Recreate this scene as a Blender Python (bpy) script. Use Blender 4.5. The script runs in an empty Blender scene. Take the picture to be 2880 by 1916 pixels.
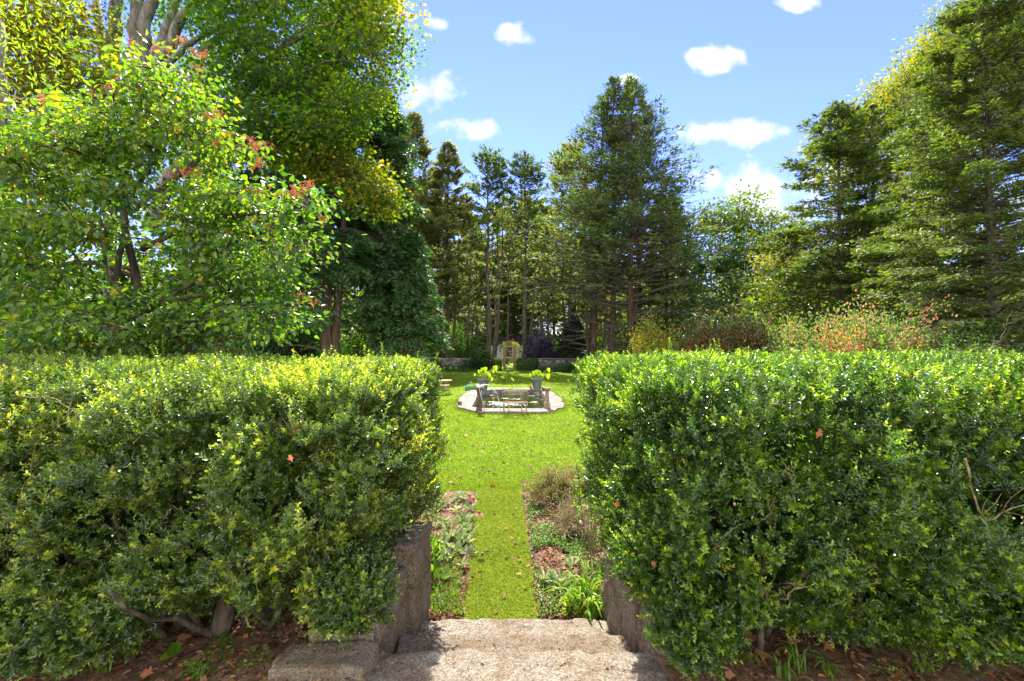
import bpy, math, random
import numpy as np
from mathutils import Vector

# ------------------------------------------------------------------ camera, sky, sun, exposure
S = bpy.context.scene
COL = S.collection
R = np.random.default_rng(7)
random.seed(7)
EYE = 2.8
FPX, CX, CY = 1280.0, 1440.0, 958.0        # lens in the units used to lay out the plan (distance -> width)

cam_d = bpy.data.cameras.new('camera')
cam = bpy.data.objects.new('camera', cam_d); COL.objects.link(cam)
cam.location = (0, 0, EYE); cam.rotation_euler = (math.radians(90), 0, 0)
cam_d.sensor_width = 36; cam_d.lens = 16.0
cam_d.clip_start = 0.05; cam_d.clip_end = 3000
S.camera = cam

SUN_EL, SUN_AZ = math.radians(53), math.radians(-8)      # azimuth measured from +Y towards +X
sl = bpy.data.lights.new('sun', 'SUN'); sun = bpy.data.objects.new('sun', sl); COL.objects.link(sun)
sl.energy = 5.0; sl.angle = math.radians(0.5); sl.color = (1.0, 0.94, 0.82)
sd = Vector((math.sin(SUN_AZ)*math.cos(SUN_EL), math.cos(SUN_AZ)*math.cos(SUN_EL), math.sin(SUN_EL)))
sun.rotation_euler = sd.to_track_quat('Z', 'Y').to_euler()

S.view_settings.view_transform = 'Standard'; S.view_settings.look = 'None'
S.view_settings.exposure = 1.85; S.view_settings.gamma = 1.0
S.cycles.max_bounces = 7; S.cycles.diffuse_bounces = 4; S.cycles.glossy_bounces = 2
S.cycles.transmission_bounces = 5; S.cycles.transparent_max_bounces = 6
S.cycles.sample_clamp_indirect = 6.0
S.cycles.use_denoising = True

w = bpy.data.worlds.new('World'); S.world = w; w.use_nodes = True
nt = w.node_tree; nt.nodes.clear()
def N(nt, t, **k):
    n = nt.nodes.new(t)
    for a, b in k.items(): setattr(n, a, b)
    return n
def math_(nt, op, a, b=None, clamp=False):
    n = N(nt, 'ShaderNodeMath', operation=op, use_clamp=clamp)
    for i, x in enumerate((a, b)):
        if x is None: continue
        if isinstance(x, (int, float)): n.inputs[i].default_value = x
        else: nt.links.new(x, n.inputs[i])
    return n.outputs[0]
def world_nodes():
    L = nt.links
    out = N(nt, 'ShaderNodeOutputWorld'); bg = N(nt, 'ShaderNodeBackground')
    bg.inputs[1].default_value = 0.12
    sky = N(nt, 'ShaderNodeTexSky', sky_type='NISHITA', sun_disc=False)
    sky.sun_elevation = SUN_EL; sky.sun_rotation = SUN_AZ
    sky.air_density = 1.0; sky.dust_density = 0.0; sky.ozone_density = 1.5
    tc = N(nt, 'ShaderNodeTexCoord'); sp = N(nt, 'ShaderNodeSeparateXYZ'); L.new(tc.outputs['Generated'], sp.inputs[0])
    y = math_(nt, 'MAXIMUM', sp.outputs[1], 0.02)
    u = math_(nt, 'DIVIDE', sp.outputs[0], y); v = math_(nt, 'DIVIDE', sp.outputs[2], y)
    comb = N(nt, 'ShaderNodeCombineXYZ'); L.new(u, comb.inputs[0]); L.new(v, comb.inputs[1])
    no = N(nt, 'ShaderNodeTexNoise'); no.inputs['Scale'].default_value = 9; no.inputs['Detail'].default_value = 7
    no.inputs['Roughness'].default_value = 0.58; L.new(comb.outputs[0], no.inputs['Vector'])
    nz = math_(nt, 'MULTIPLY', math_(nt, 'SUBTRACT', no.outputs['Fac'], 0.5), 5.5)
    tot = None
    for (px, py, a, b) in ((1437, 104, 62, 40), (1212, 262, 96, 74), (1322, 358, 120, 38), (1232, 66, 42, 26),
                           (1992, 166, 92, 48), (2088, 372, 160, 46), (2165, 540, 200, 95), (2250, 6, 84, 30),
                           (1768, 225, 38, 18), (2012, 505, 30, 30), (1080, 20, 60, 30), (2330, 470, 90, 60)):
        du = math_(nt, 'DIVIDE', math_(nt, 'SUBTRACT', u, (px-CX)/FPX), a/FPX)
        dv = math_(nt, 'DIVIDE', math_(nt, 'SUBTRACT', v, (CY-py)/FPX), b/FPX)
        r2 = math_(nt, 'ADD', math_(nt, 'MULTIPLY', du, du), math_(nt, 'MULTIPLY', dv, dv))
        d = math_(nt, 'SUBTRACT', 1.0, r2)
        tot = d if tot is None else math_(nt, 'MAXIMUM', tot, d)
    dens = math_(nt, 'ADD', math_(nt, 'MAXIMUM', tot, -3.0), nz)
    mr = N(nt, 'ShaderNodeMapRange', interpolation_type='SMOOTHSTEP'); mr.inputs['From Min'].default_value = .0
    mr.inputs['From Max'].default_value = 1.1; L.new(dens, mr.inputs['Value'])
    front = math_(nt, 'GREATER_THAN', sp.outputs[1], 0.05)
    fac = math_(nt, 'MULTIPLY', math_(nt, 'MULTIPLY', mr.outputs[0], front), 0.93)
    # a sky dome's own blue, a little deeper than clean air gives
    tint = N(nt, 'ShaderNodeMix', data_type='RGBA', blend_type='MULTIPLY'); tint.inputs[0].default_value = 1
    L.new(sky.outputs[0], tint.inputs[6]); tint.inputs[7].default_value = SKY_TINT
    mix = N(nt, 'ShaderNodeMix', data_type='RGBA'); L.new(fac, mix.inputs[0]); L.new(tint.outputs[2], mix.inputs[6])
    mix.inputs[7].default_value = CLOUD
    # unseen bright cumulus added behind the camera to fill the shaded faces
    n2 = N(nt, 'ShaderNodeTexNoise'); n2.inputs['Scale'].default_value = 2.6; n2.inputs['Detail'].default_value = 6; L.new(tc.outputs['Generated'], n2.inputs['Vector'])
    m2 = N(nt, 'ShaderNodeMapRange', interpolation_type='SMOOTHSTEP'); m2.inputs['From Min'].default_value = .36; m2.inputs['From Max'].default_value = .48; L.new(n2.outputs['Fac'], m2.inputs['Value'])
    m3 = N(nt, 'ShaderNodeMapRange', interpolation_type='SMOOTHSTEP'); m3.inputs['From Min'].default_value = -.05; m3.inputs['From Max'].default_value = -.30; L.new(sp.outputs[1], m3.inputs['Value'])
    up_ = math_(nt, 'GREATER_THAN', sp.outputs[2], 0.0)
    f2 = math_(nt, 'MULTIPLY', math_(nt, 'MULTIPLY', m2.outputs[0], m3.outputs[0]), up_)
    mx2 = N(nt, 'ShaderNodeMix', data_type='RGBA'); L.new(f2, mx2.inputs[0]); L.new(mix.outputs[2], mx2.inputs[6]); mx2.inputs[7].default_value = FILL_CLOUD
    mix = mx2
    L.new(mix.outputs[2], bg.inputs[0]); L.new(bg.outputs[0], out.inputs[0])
SKY_TINT = (.52, .515, .98, 1); CLOUD = (2.9, 2.92, 2.98, 1); FILL_CLOUD = (9.2, 8.8, 8.2, 1)
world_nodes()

# ------------------------------------------------------------------ helpers
def P(u, v, d):                      # plan point at distance d seen at (u, v) of the layout
    return np.array([(u-CX)/FPX*d, d, EYE-(v-CY)/FPX*d])
def G(u, v, z=0.0):                  # the point of the level z seen at (u, v)
    d = (EYE-z)*FPX/(v-CY); return P(u, v, d)

def vnoise(p, scale=1.0, seed=0):
    p = np.asarray(p, float)*scale + seed*17.31
    i = np.floor(p).astype(np.int64); f = p-i; f = f*f*(3-2*f)
    def h(a, b, c):
        x = (a*374761393 + b*668265263 + c*2147483647 + seed*1013904223) & 0xffffffff
        x = ((x ^ (x >> 13))*1274126177) & 0xffffffff
        x = ((x ^ (x >> 16))*2246822519) & 0xffffffff
        return ((x ^ (x >> 15)) & 0xffffff)/float(0xffffff)
    r = 0
    for dx in (0, 1):
        for dy in (0, 1):
            for dz in (0, 1):
                wgt = (f[..., 0] if dx else 1-f[..., 0])*(f[..., 1] if dy else 1-f[..., 1])*(f[..., 2] if dz else 1-f[..., 2])
                r = r + wgt*h(i[..., 0]+dx, i[..., 1]+dy, i[..., 2]+dz)
    return r
def fbm(p, scale=1.0, seed=0, o=3):
    r = 0; a = 0.5; t = 0
    for k in range(o): r = r + a*vnoise(p, scale*2**k, seed+k); t += a; a *= .5
    return r/t
def unit(a):
    a = np.asarray(a, float); return a/np.maximum(np.linalg.norm(a, axis=-1, keepdims=True), 1e-9)
def rdir(n, rng=R): return unit(rng.normal(size=(n, 3)))

class Acc:
    def __init__(s): s.V = []; s.L = []; s.S = []; s.C = []; s.M = []; s.n = 0
    def add(s, verts, loops, sizes, rnd=0.5, mi=0):
        verts = np.asarray(verts, np.float32).reshape(-1, 3); loops = np.asarray(loops, np.int64).ravel(); sizes = np.asarray(sizes, np.int64).ravel()
        s.V.append(verts); s.L.append(loops+s.n); s.S.append(sizes)
        s.C.append(np.broadcast_to(np.asarray(rnd, np.float32), sizes.shape).astype(np.float32)); s.M.append(np.full(sizes.shape, mi, np.int32)); s.n += len(verts)
    def template(s, V, faces, rnd, mi=0):           # V (N,k,3)
        Nn, k = V.shape[:2]
        if Nn == 0: return
        fl = np.concatenate([np.array(f) for f in faces]); sz = np.array([len(f) for f in faces])
        loops = (np.arange(Nn)[:, None]*k + fl[None]).ravel()
        s.add(V.reshape(-1, 3), loops, np.tile(sz, Nn), np.repeat(np.broadcast_to(rnd, (Nn,)), len(faces)), mi)
    def tube(s, path, rad, k=6, mi=0, rnd=0.5, cap=True):
        path = np.asarray(path, float); n = len(path); rad = np.broadcast_to(np.asarray(rad, float), (n,))
        t = unit(np.gradient(path, axis=0)); ref = np.where(np.abs(t[:, 2:3]) > .9, np.array([[1., 0, 0]]), np.array([[0, 0, 1.]]))
        if n > 1: ref = np.broadcast_to(ref[n//2], (n, 3))
        a = unit(np.cross(t, ref)); b = np.cross(t, a)
        th = np.arange(k)/k*2*np.pi
        V = path[:, None]+rad[:, None, None]*(np.cos(th)[None, :, None]*a[:, None]+np.sin(th)[None, :, None]*b[:, None])
        i = np.arange(n-1)[:, None]*k; j = np.arange(k)[None]; j2 = (j+1) % k
        q = np.stack([i+j, i+j2, i+k+j2, i+k+j], -1).reshape(-1)
        loops = q; sizes = np.full((n-1)*k, 4)
        if cap:
            loops = np.concatenate([q, np.arange(k)[::-1], (n-1)*k+np.arange(k)]); sizes = np.concatenate([sizes, [k, k]])
        s.add(V.reshape(-1, 3), loops, sizes, rnd, mi)
    def box(s, c, size, rz=0, mi=0, taper=1.0, rnd=0.5):
        x, y, z = np.array(size)/2.
        V = np.array([[-x, -y, -z], [x, -y, -z], [x, y, -z], [-x, y, -z], [-x*taper, -y*taper, z], [x*taper, -y*taper, z], [x*taper, y*taper, z], [-x*taper, y*taper, z]])
        ca, sa = math.cos(rz), math.sin(rz); V = V@np.array([[ca, sa, 0], [-sa, ca, 0], [0, 0, 1]])+np.array(c)
        s.add(V, [0, 3, 2, 1, 4, 5, 6, 7, 0, 1, 5, 4, 1, 2, 6, 5, 2, 3, 7, 6, 3, 0, 4, 7], [4]*6, rnd, mi)
    def bar(s, a, b, wd, mi=0):                       # square bar from a to b
        a = np.array(a, float); b = np.array(b, float)
        s.tube([a, b], wd*.7071, 4, mi)
    def lathe(s, c, prof, k=24, mi=0, rnd=.5):
        prof = np.array(prof, float); n = len(prof); th = np.arange(k)/k*2*np.pi
        V = np.stack([prof[:, 0:1]*np.cos(th)[None], prof[:, 0:1]*np.sin(th)[None], np.repeat(prof[:, 1:2], k, 1)], -1)+np.array(c)
        i = np.arange(n-1)[:, None]*k; j = np.arange(k)[None]; j2 = (j+1) % k
        s.add(V.reshape(-1, 3), np.stack([i+j, i+j2, i+k+j2, i+k+j], -1).reshape(-1), np.full((n-1)*k, 4), rnd, mi)
    def square_lathe(s, c, prof, mi=0): # square section profile [(half width, z)...]
        prof = np.array(prof, float); n = len(prof)
        sq = np.array([[1, 1], [-1, 1], [-1, -1], [1, -1]])
        V = np.concatenate([np.concatenate([sq*h, np.full((4, 1), z)], 1) for h, z in prof])+np.array(c)
        i = np.arange(n-1)[:, None]*4; j = np.arange(4)[None]; j2 = (j+1) % 4
        lo = np.concatenate([np.stack([i+j, i+j2, i+4+j2, i+4+j], -1).reshape(-1), [3, 2, 1, 0], (n-1)*4+np.arange(4)])
        s.add(V, lo, np.full((n-1)*4+2, 4), .5, mi)
    def build(s, name, mats, parent=None, smooth=False, loc=None):
        me = bpy.data.meshes.new(name)
        V = np.concatenate(s.V); Lp = np.concatenate(s.L); Sz = np.concatenate(s.S)
        if loc is not None: V = V-np.asarray(loc, np.float32)
        me.vertices.add(len(V)); me.vertices.foreach_set('co', V.astype(np.float32).ravel())
        me.loops.add(len(Lp)); me.loops.foreach_set('vertex_index', Lp.astype(np.int32))
        me.polygons.add(len(Sz)); st = np.concatenate([[0], np.cumsum(Sz)[:-1]])
        me.polygons.foreach_set('loop_start', st.astype(np.int32))
        me.polygons.foreach_set('use_smooth', np.full(len(Sz), smooth, bool))
        if not isinstance(mats, (list, tuple)): mats = [mats]
        for m in mats: me.materials.append(m)
        if len(mats) > 1: me.polygons.foreach_set('material_index', np.concatenate(s.M))
        me.update(calc_edges=True)
        at = me.attributes.new('rnd', 'FLOAT', 'FACE'); at.data.foreach_set('value', np.concatenate(s.C))
        o = bpy.data.objects.new(name, me); COL.objects.link(o)
        if loc is not None: o.location = tuple(float(x) for x in loc)
        if parent is not None: o.parent = parent; o.location = (0, 0, 0) if loc is None else o.location
        return o

def tag(o, label=None, cat=None, group=None, kind=None):
    if label: o['label'] = label
    if cat: o['category'] = cat
    if group: o['group'] = group
    if kind: o['kind'] = kind
    return o
def thing(name, label, cat, loc, group=None, rz=0):
    o = bpy.data.objects.new(name, None); COL.objects.link(o); o.empty_display_size = .1
    o.location = tuple(float(x) for x in loc); o.rotation_euler = (0, 0, rz)
    return tag(o, label, cat, group)
def part(acc, name, mats, th, smooth=False):          # acc holds world coordinates; th is unrotated
    if not acc.V: return None
    o = acc.build(name, mats, None, smooth, loc=np.array(th.location))
    o.parent = th; o.location = (0, 0, 0); return o
def copy_tree(o, parent=None):
    c = o.copy(); COL.objects.link(c)
    if parent is not None: c.parent = parent
    for ch in list(o.children): copy_tree(ch, c)
    return c

# leaf templates: along, across, up
OVAL = (np.array([[0, 0, 0], [.28, .42, .10], [.68, .40, .07], [1, 0, -.10], [.68, -.40, .07], [.28, -.42, .10], ]), ((0, 1, 2, 3), (0, 3, 4, 5)))
DIA = (np.array([[0, 0, 0], [.42, .5, .04], [1, 0, -.06], [.42, -.5, .04]]), ((0, 1, 2, 3),))
FERN = (np.array([[0, .02, 0], [.2, .42, -.02], [.34, .16, 0], [.52, .5, -.05], [.66, .14, -.03], [1, 0, -.12], [.7, -.14, -.03], [.48, -.5, -.05], [.36, -.16, 0], [.16, -.4, -.02]]), ((0, 1, 2, 3, 4, 5, 6, 7, 8, 9),))
MAPLE = (np.array([[0, 0, 0], [.02, .34, .03], [.30, .26, .0], [.38, .56, .05], [.58, .34, .02], [.66, .16, 0], [1, 0, -.08], [.66, -.16, 0], [.58, -.34, .02], [.38, -.56, .05], [.30, -.26, 0], [.02, -.34, .03]]), (tuple(range(12)),))
HEART = (np.array([[.06, 0, 0], [0, .22, .03], [.12, .42, .06], [.42, .46, .05], [.76, .25, .0], [1.05, 0, -.14], [.76, -.25, 0], [.42, -.46, .05], [.12, -.42, .06], [0, -.22, .03]]), ((0, 1, 2, 3, 4, 5), (0, 5, 6, 7, 8, 9)))
ROUND = (np.array([[math.cos(a)*.5, math.sin(a)*.5, 0] for a in np.arange(10)/10*2*np.pi]), (tuple(range(10)),))
def leaves(acc, tpl, pos, d, n, L, W, rnd, mi=0):
    d = unit(d); n = np.asarray(n, float); n = unit(n-np.sum(n*d, -1, keepdims=True)*d); s = np.cross(n, d)
    T, F = tpl
    L = np.broadcast_to(np.asarray(L, float), (len(pos),)); W = np.broadcast_to(np.asarray(W, float), (len(pos),))
    V = pos[:, None]+d[:, None]*(T[None, :, 0:1]*L[:, None, None])+s[:, None]*(T[None, :, 1:2]*W[:, None, None])+n[:, None]*(T[None, :, 2:3]*L[:, None, None])
    acc.template(V, F, rnd, mi)
def curve(a, b, n=6, bend=0.1, up=0.0, rng=R):
    a = np.array(a, float); b = np.array(b, float); t = np.linspace(0, 1, n)[:, None]; L = np.linalg.norm(b-a)
    off = rng.normal(size=3)*bend*L; wob = rng.normal(size=(n, 3))*bend*.12*L; wob[0] = 0; wob[-1] = 0
    return a+(b-a)*t+off*(t*(1-t)*2)+np.array([0, 0, up*L])*(t*(1-t)*4)+wob

# ------------------------------------------------------------------ materials
def mat(name):
    m = bpy.data.materials.new(name); m.use_nodes = True; t = m.node_tree; t.nodes.clear()
    return m, t, N(t, 'ShaderNodeOutputMaterial')
def ramp(t, fac, stops):
    r = N(t, 'ShaderNodeValToRGB'); e = r.color_ramp.elements
    while len(e) < len(stops): e.new(0.5)
    for x, (p, c) in zip(e, stops): x.position = p; x.color = (*c, 1)
    if fac is not None: t.links.new(fac, r.inputs[0])
    return r.outputs[0]
def noise(t, scale, detail=4, rough=.55, vec=None):
    n = N(t, 'ShaderNodeTexNoise'); n.inputs['Scale'].default_value = scale; n.inputs['Detail'].default_value = detail; n.inputs['Roughness'].default_value = rough
    if vec is None:
        g = N(t, 'ShaderNodeNewGeometry'); vec = g.outputs['Position']
    t.links.new(vec, n.inputs['Vector']); return n.outputs['Fac']
def leaf_mat(name, stops, trans=0.45, tcol=(1.6, 1.9, .35), rough=.42, spec=.5, gain=1.0, patch=.25, pscale=.6):
    """stops: reflected colour of the leaves by their own random number; light passes through them with tcol times that colour"""
    m, t, out = mat(name)
    at = N(t, 'ShaderNodeAttribute', attribute_name='rnd')
    f = at.outputs['Fac']
    if patch > 0:
        nz = noise(t, pscale, 2)
        f = math_(t, 'ADD', f, math_(t, 'MULTIPLY', math_(t, 'SUBTRACT', nz, .5), patch*2), True)
    c = ramp(t, f, [(p, tuple(x*gain for x in cc)) for p, cc in stops])
    pb = N(t, 'ShaderNodeBsdfPrincipled'); t.links.new(c, pb.inputs['Base Color']); pb.inputs['Roughness'].default_value = rough
    pb.inputs['Specular IOR Level'].default_value = spec
    mu = N(t, 'ShaderNodeMix', data_type='RGBA', blend_type='MULTIPLY'); mu.inputs[0].default_value = 1; t.links.new(c, mu.inputs[6]); mu.inputs[7].default_value = (*tcol, 1)
    tr = N(t, 'ShaderNodeBsdfTranslucent'); t.links.new(mu.outputs[2], tr.inputs[0])
    ms = N(t, 'ShaderNodeMixShader'); ms.inputs[0].default_value = trans
    t.links.new(pb.outputs[0], ms.inputs[1]); t.links.new(tr.outputs[0], ms.inputs[2]); t.links.new(ms.outputs[0], out.inputs[0])
    return m
def solid(name, stops, scale=8, rough=.8, bump=.3, bscale=None, metal=0, spec=.3, detail=5, stretch=None, bdist=.01):
    m, t, out = mat(name); g = N(t, 'ShaderNodeNewGeometry'); vec = g.outputs['Position']
    if stretch:
        mp = N(t, 'ShaderNodeMapping'); mp.inputs['Scale'].default_value = stretch; t.links.new(vec, mp.inputs[0]); vec = mp.outputs[0]
    pb = N(t, 'ShaderNodeBsdfPrincipled'); t.links.new(ramp(t, noise(t, scale, detail, .6, vec), stops), pb.inputs['Base Color'])
    pb.inputs['Roughness'].default_value = rough; pb.inputs['Metallic'].default_value = metal; pb.inputs['Specular IOR Level'].default_value = spec
    if bump:
        b = N(t, 'ShaderNodeBump'); b.inputs['Strength'].default_value = bump; b.inputs['Distance'].default_value = bdist
        t.links.new(noise(t, bscale or scale*2, 5, .65, vec), b.inputs['Height']); t.links.new(b.outputs[0], pb.inputs['Normal'])
    t.links.new(pb.outputs[0], out.inputs[0]); return m

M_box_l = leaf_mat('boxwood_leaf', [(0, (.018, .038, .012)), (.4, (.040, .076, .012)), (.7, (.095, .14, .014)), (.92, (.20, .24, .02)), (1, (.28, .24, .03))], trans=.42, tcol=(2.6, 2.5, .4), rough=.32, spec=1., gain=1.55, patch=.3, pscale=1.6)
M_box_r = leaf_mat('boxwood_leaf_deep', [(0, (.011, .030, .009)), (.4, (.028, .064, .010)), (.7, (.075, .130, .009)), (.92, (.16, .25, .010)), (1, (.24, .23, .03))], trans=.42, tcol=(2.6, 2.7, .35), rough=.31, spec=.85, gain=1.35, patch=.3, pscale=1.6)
M_twig = solid('boxwood_stem', [(.3, (.06, .045, .02)), (.5, (.17, .13, .05)), (.72, (.33, .28, .18))], 25, .85, .4)
M_bark = solid('grey_bark', [(.3, (.055, .048, .038)), (.5, (.13, .12, .10)), (.7, (.24, .25, .21))], 6, .9, .8, 14, stretch=(1, 1, .35), bdist=.03)
M_bark_red = solid('red_brown_bark', [(.3, (.028, .018, .012)), (.5, (.075, .046, .032)), (.7, (.15, .10, .075))], 7, .9, .8, 16, stretch=(1.6, 1.6, .15), bdist=.03)
M_bark_tan = solid('tan_bark', [(.3, (.035, .027, .018)), (.5, (.09, .07, .05)), (.7, (.19, .155, .115))], 7, .9, .8, 16, stretch=(1.2, 1.2, .2), bdist=.03)
M_twig_dark = solid('dark_twig', [(.3, (.05, .04, .03)), (.7, (.15, .12, .09))], 10, .9, 0)
M_vib = leaf_mat('dogwood_leaf', [(0, (.025, .065, .018)), (.4, (.055, .12, .020)), (.75, (.12, .19, .022)), (.97, (.19, .21, .025)), (1, (.27, .17, .03))], trans=.52, tcol=(2.15, 2.2, .32), rough=.36, spec=.5, gain=1.15, patch=.15)
M_maple = leaf_mat('maple_leaf', [(0, (.022, .065, .012)), (.4, (.05, .12, .014)), (.62, (.13, .20, .014)), (.82, (.34, .28, .014)), (1, (.42, .19, .014))], trans=.58, tcol=(2.1, 2.1, .25), rough=.5, spec=.3, patch=.1)
M_yellow = leaf_mat('yellowing_leaf', [(0, (.06, .11, .012)), (.45, (.16, .18, .012)), (.8, (.32, .22, .015)), (1, (.36, .12, .015))], trans=.5, tcol=(2.0, 1.9, .25), rough=.5, spec=.3, patch=.15)
M_oak = leaf_mat('oak_leaf', [(0, (.034, .08, .016)), (.5, (.08, .14, .018)), (.8, (.22, .23, .02)), (1, (.28, .18, .02))], trans=.45, tcol=(2.1, 2.0, .3), rough=.5, spec=.3, patch=.2, pscale=.25)
M_cypress = leaf_mat('cypress_spray', [(0, (.024, .065, .020)), (.5, (.048, .12, .032)), (1, (.12, .21, .06))], trans=.3, tcol=(1.6, 2.0, .8), rough=.5, spec=.4, patch=.2, pscale=.4)
M_cedar = leaf_mat('cedar_spray', [(0, (.05, .075, .03)), (.5, (.12, .15, .055)), (.85, (.21, .21, .07)), (1, (.26, .20, .08))], trans=.5, tcol=(2.1, 2.0, .7), rough=.55, spec=.3, patch=.25, pscale=.3)
M_pine = leaf_mat('pine_spray', [(0, (.035, .065, .028)), (.5, (.080, .130, .045)), (.85, (.14, .18, .05)), (1, (.18, .16, .05))], trans=.42, tcol=(1.8, 1.9, .5), rough=.55, spec=.3, patch=.22, pscale=.25)
M_hemlock = leaf_mat('hemlock_spray', [(0, (.040, .075, .018)), (.5, (.090, .145, .030)), (.85, (.17, .22, .05)), (1, (.19, .13, .04))], trans=.38, tcol=(2.0, 1.9, .4), rough=.5, spec=.35, patch=.22, pscale=.35)
M_spruce = leaf_mat('blue_spruce_spray', [(0, (.008, .03, .022)), (1, (.025, .075, .055))], trans=.25, rough=.55, patch=.2)
M_purple = leaf_mat('purple_leaf', [(0, (.018, .014, .03)), (.6, (.045, .032, .07)), (1, (.16, .13, .22))], trans=.25, tcol=(1.2, .8, 1.2), rough=.4, patch=.2)
M_green = leaf_mat('green_shrub_leaf', [(0, (.014, .045, .014)), (.6, (.04, .10, .022)), (1, (.12, .19, .035))], trans=.42, tcol=(2., 2.2, .4), rough=.45, patch=.25, pscale=.8)
M_lime = leaf_mat('lime_shrub_leaf', [(0, (.06, .12, .012)), (1, (.22, .30, .02))], trans=.6, tcol=(2., 2.2, .25), rough=.5, patch=.2)
M_redb = leaf_mat('reddish_leaf', [(0, (.03, .075, .02)), (.5, (.05, .11, .03)), (.7, (.17, .09, .045)), (1, (.30, .10, .06))], trans=.4, tcol=(1.8, 1.7, .5), rough=.5, patch=.4, pscale=.7)
M_pinkb = leaf_mat('pink_gold_leaf', [(0, (.05, .12, .025)), (.45, (.12, .21, .05)), (.66, (.24, .27, .10)), (.84, (.44, .22, .14)), (1, (.50, .14, .12))], trans=.38, tcol=(1.6, 1.5, .5), rough=.5, patch=.4, pscale=.9)
M_goldb = leaf_mat('gold_leaf', [(0, (.12, .15, .02)), (.6, (.26, .24, .03)), (1, (.36, .26, .05))], trans=.5, tcol=(1.8, 1.8, .3), rough=.5, patch=.3, pscale=.9)
M_litter = leaf_mat('dry_leaf', [(0, (.045, .022, .012)), (.35, (.12, .055, .03)), (.65, (.24, .12, .065)), (.85, (.33, .20, .12)), (1, (.38, .12, .02))], trans=.22, tcol=(1.5, 1.1, .6), rough=.75, spec=.2, patch=0)
M_fallen = leaf_mat('fallen_maple_leaf', [(0, (.28, .10, .05)), (.5, (.40, .19, .11)), (1, (.45, .10, .02))], trans=.25, tcol=(1.5, 1.1, .6), rough=.7, spec=.2, patch=0)
M_blade = leaf_mat('grass_blade', [(0, (.07, .125, .010)), (.5, (.130, .205, .014)), (.9, (.21, .27, .03)), (1, (.36, .32, .10))], trans=.5, tcol=(1.55, 1.55, .35), rough=.5, spec=.3, patch=.25, pscale=1.2)
M_blade_path = leaf_mat('trodden_grass', [(0, (.09, .13, .02)), (.45, (.19, .23, .04)), (.8, (.31, .31, .09)), (1, (.46, .38, .18))], trans=.45, tcol=(1.5, 1.5, .4), rough=.5, spec=.2, patch=.18, pscale=3)
M_weed = leaf_mat('weed_leaf', [(0, (.045, .10, .012)), (.6, (.10, .19, .018)), (1, (.20, .30, .03))], trans=.45, tcol=(1.9, 2.0, .4), rough=.45, patch=.1)
M_lamb = leaf_mat('woolly_leaf', [(0, (.13, .21, .07)), (.5, (.30, .34, .20)), (1, (.52, .50, .38))], trans=.3, tcol=(1.1, 1.3, .5), rough=.95, spec=.1, patch=.1)
M_lily = leaf_mat('daylily_leaf', [(0, (.07, .16, .02)), (.6, (.16, .29, .03)), (.92, (.30, .36, .06)), (1, (.45, .30, .06))], trans=.45, tcol=(1.7, 1.8, .35), rough=.4, patch=0)
M_taro = leaf_mat('elephant_ear_leaf', [(0, (.16, .26, .02)), (1, (.34, .40, .03))], trans=.6, tcol=(1.5, 1.6, .2), rough=.4, patch=.1)
M_vine = leaf_mat('vine_leaf', [(0, (.10, .18, .03)), (.6, (.26, .30, .08)), (1, (.5, .28, .12))], trans=.5, tcol=(1.6, 1.5, .4), patch=.3, pscale=3)
M_cyme = solid('coral_stalk', [(.3, (.42, .11, .05)), (.7, (.6, .22, .10))], 20, .7, 0)
M_pink = leaf_mat('pink_petal', [(0, (.6, .22, .34)), (1, (.75, .42, .50))], trans=.35, tcol=(1.1, .9, 1.), rough=.6, patch=0)
M_cone = solid('orange_cone', [(.3, (.30, .05, .01)), (.7, (.6, .16, .03))], 60, .8, .5)
M_stem = solid('green_stem', [(.3, (.08, .16, .03)), (.7, (.2, .28, .08))], 10, .6, 0)

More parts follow.
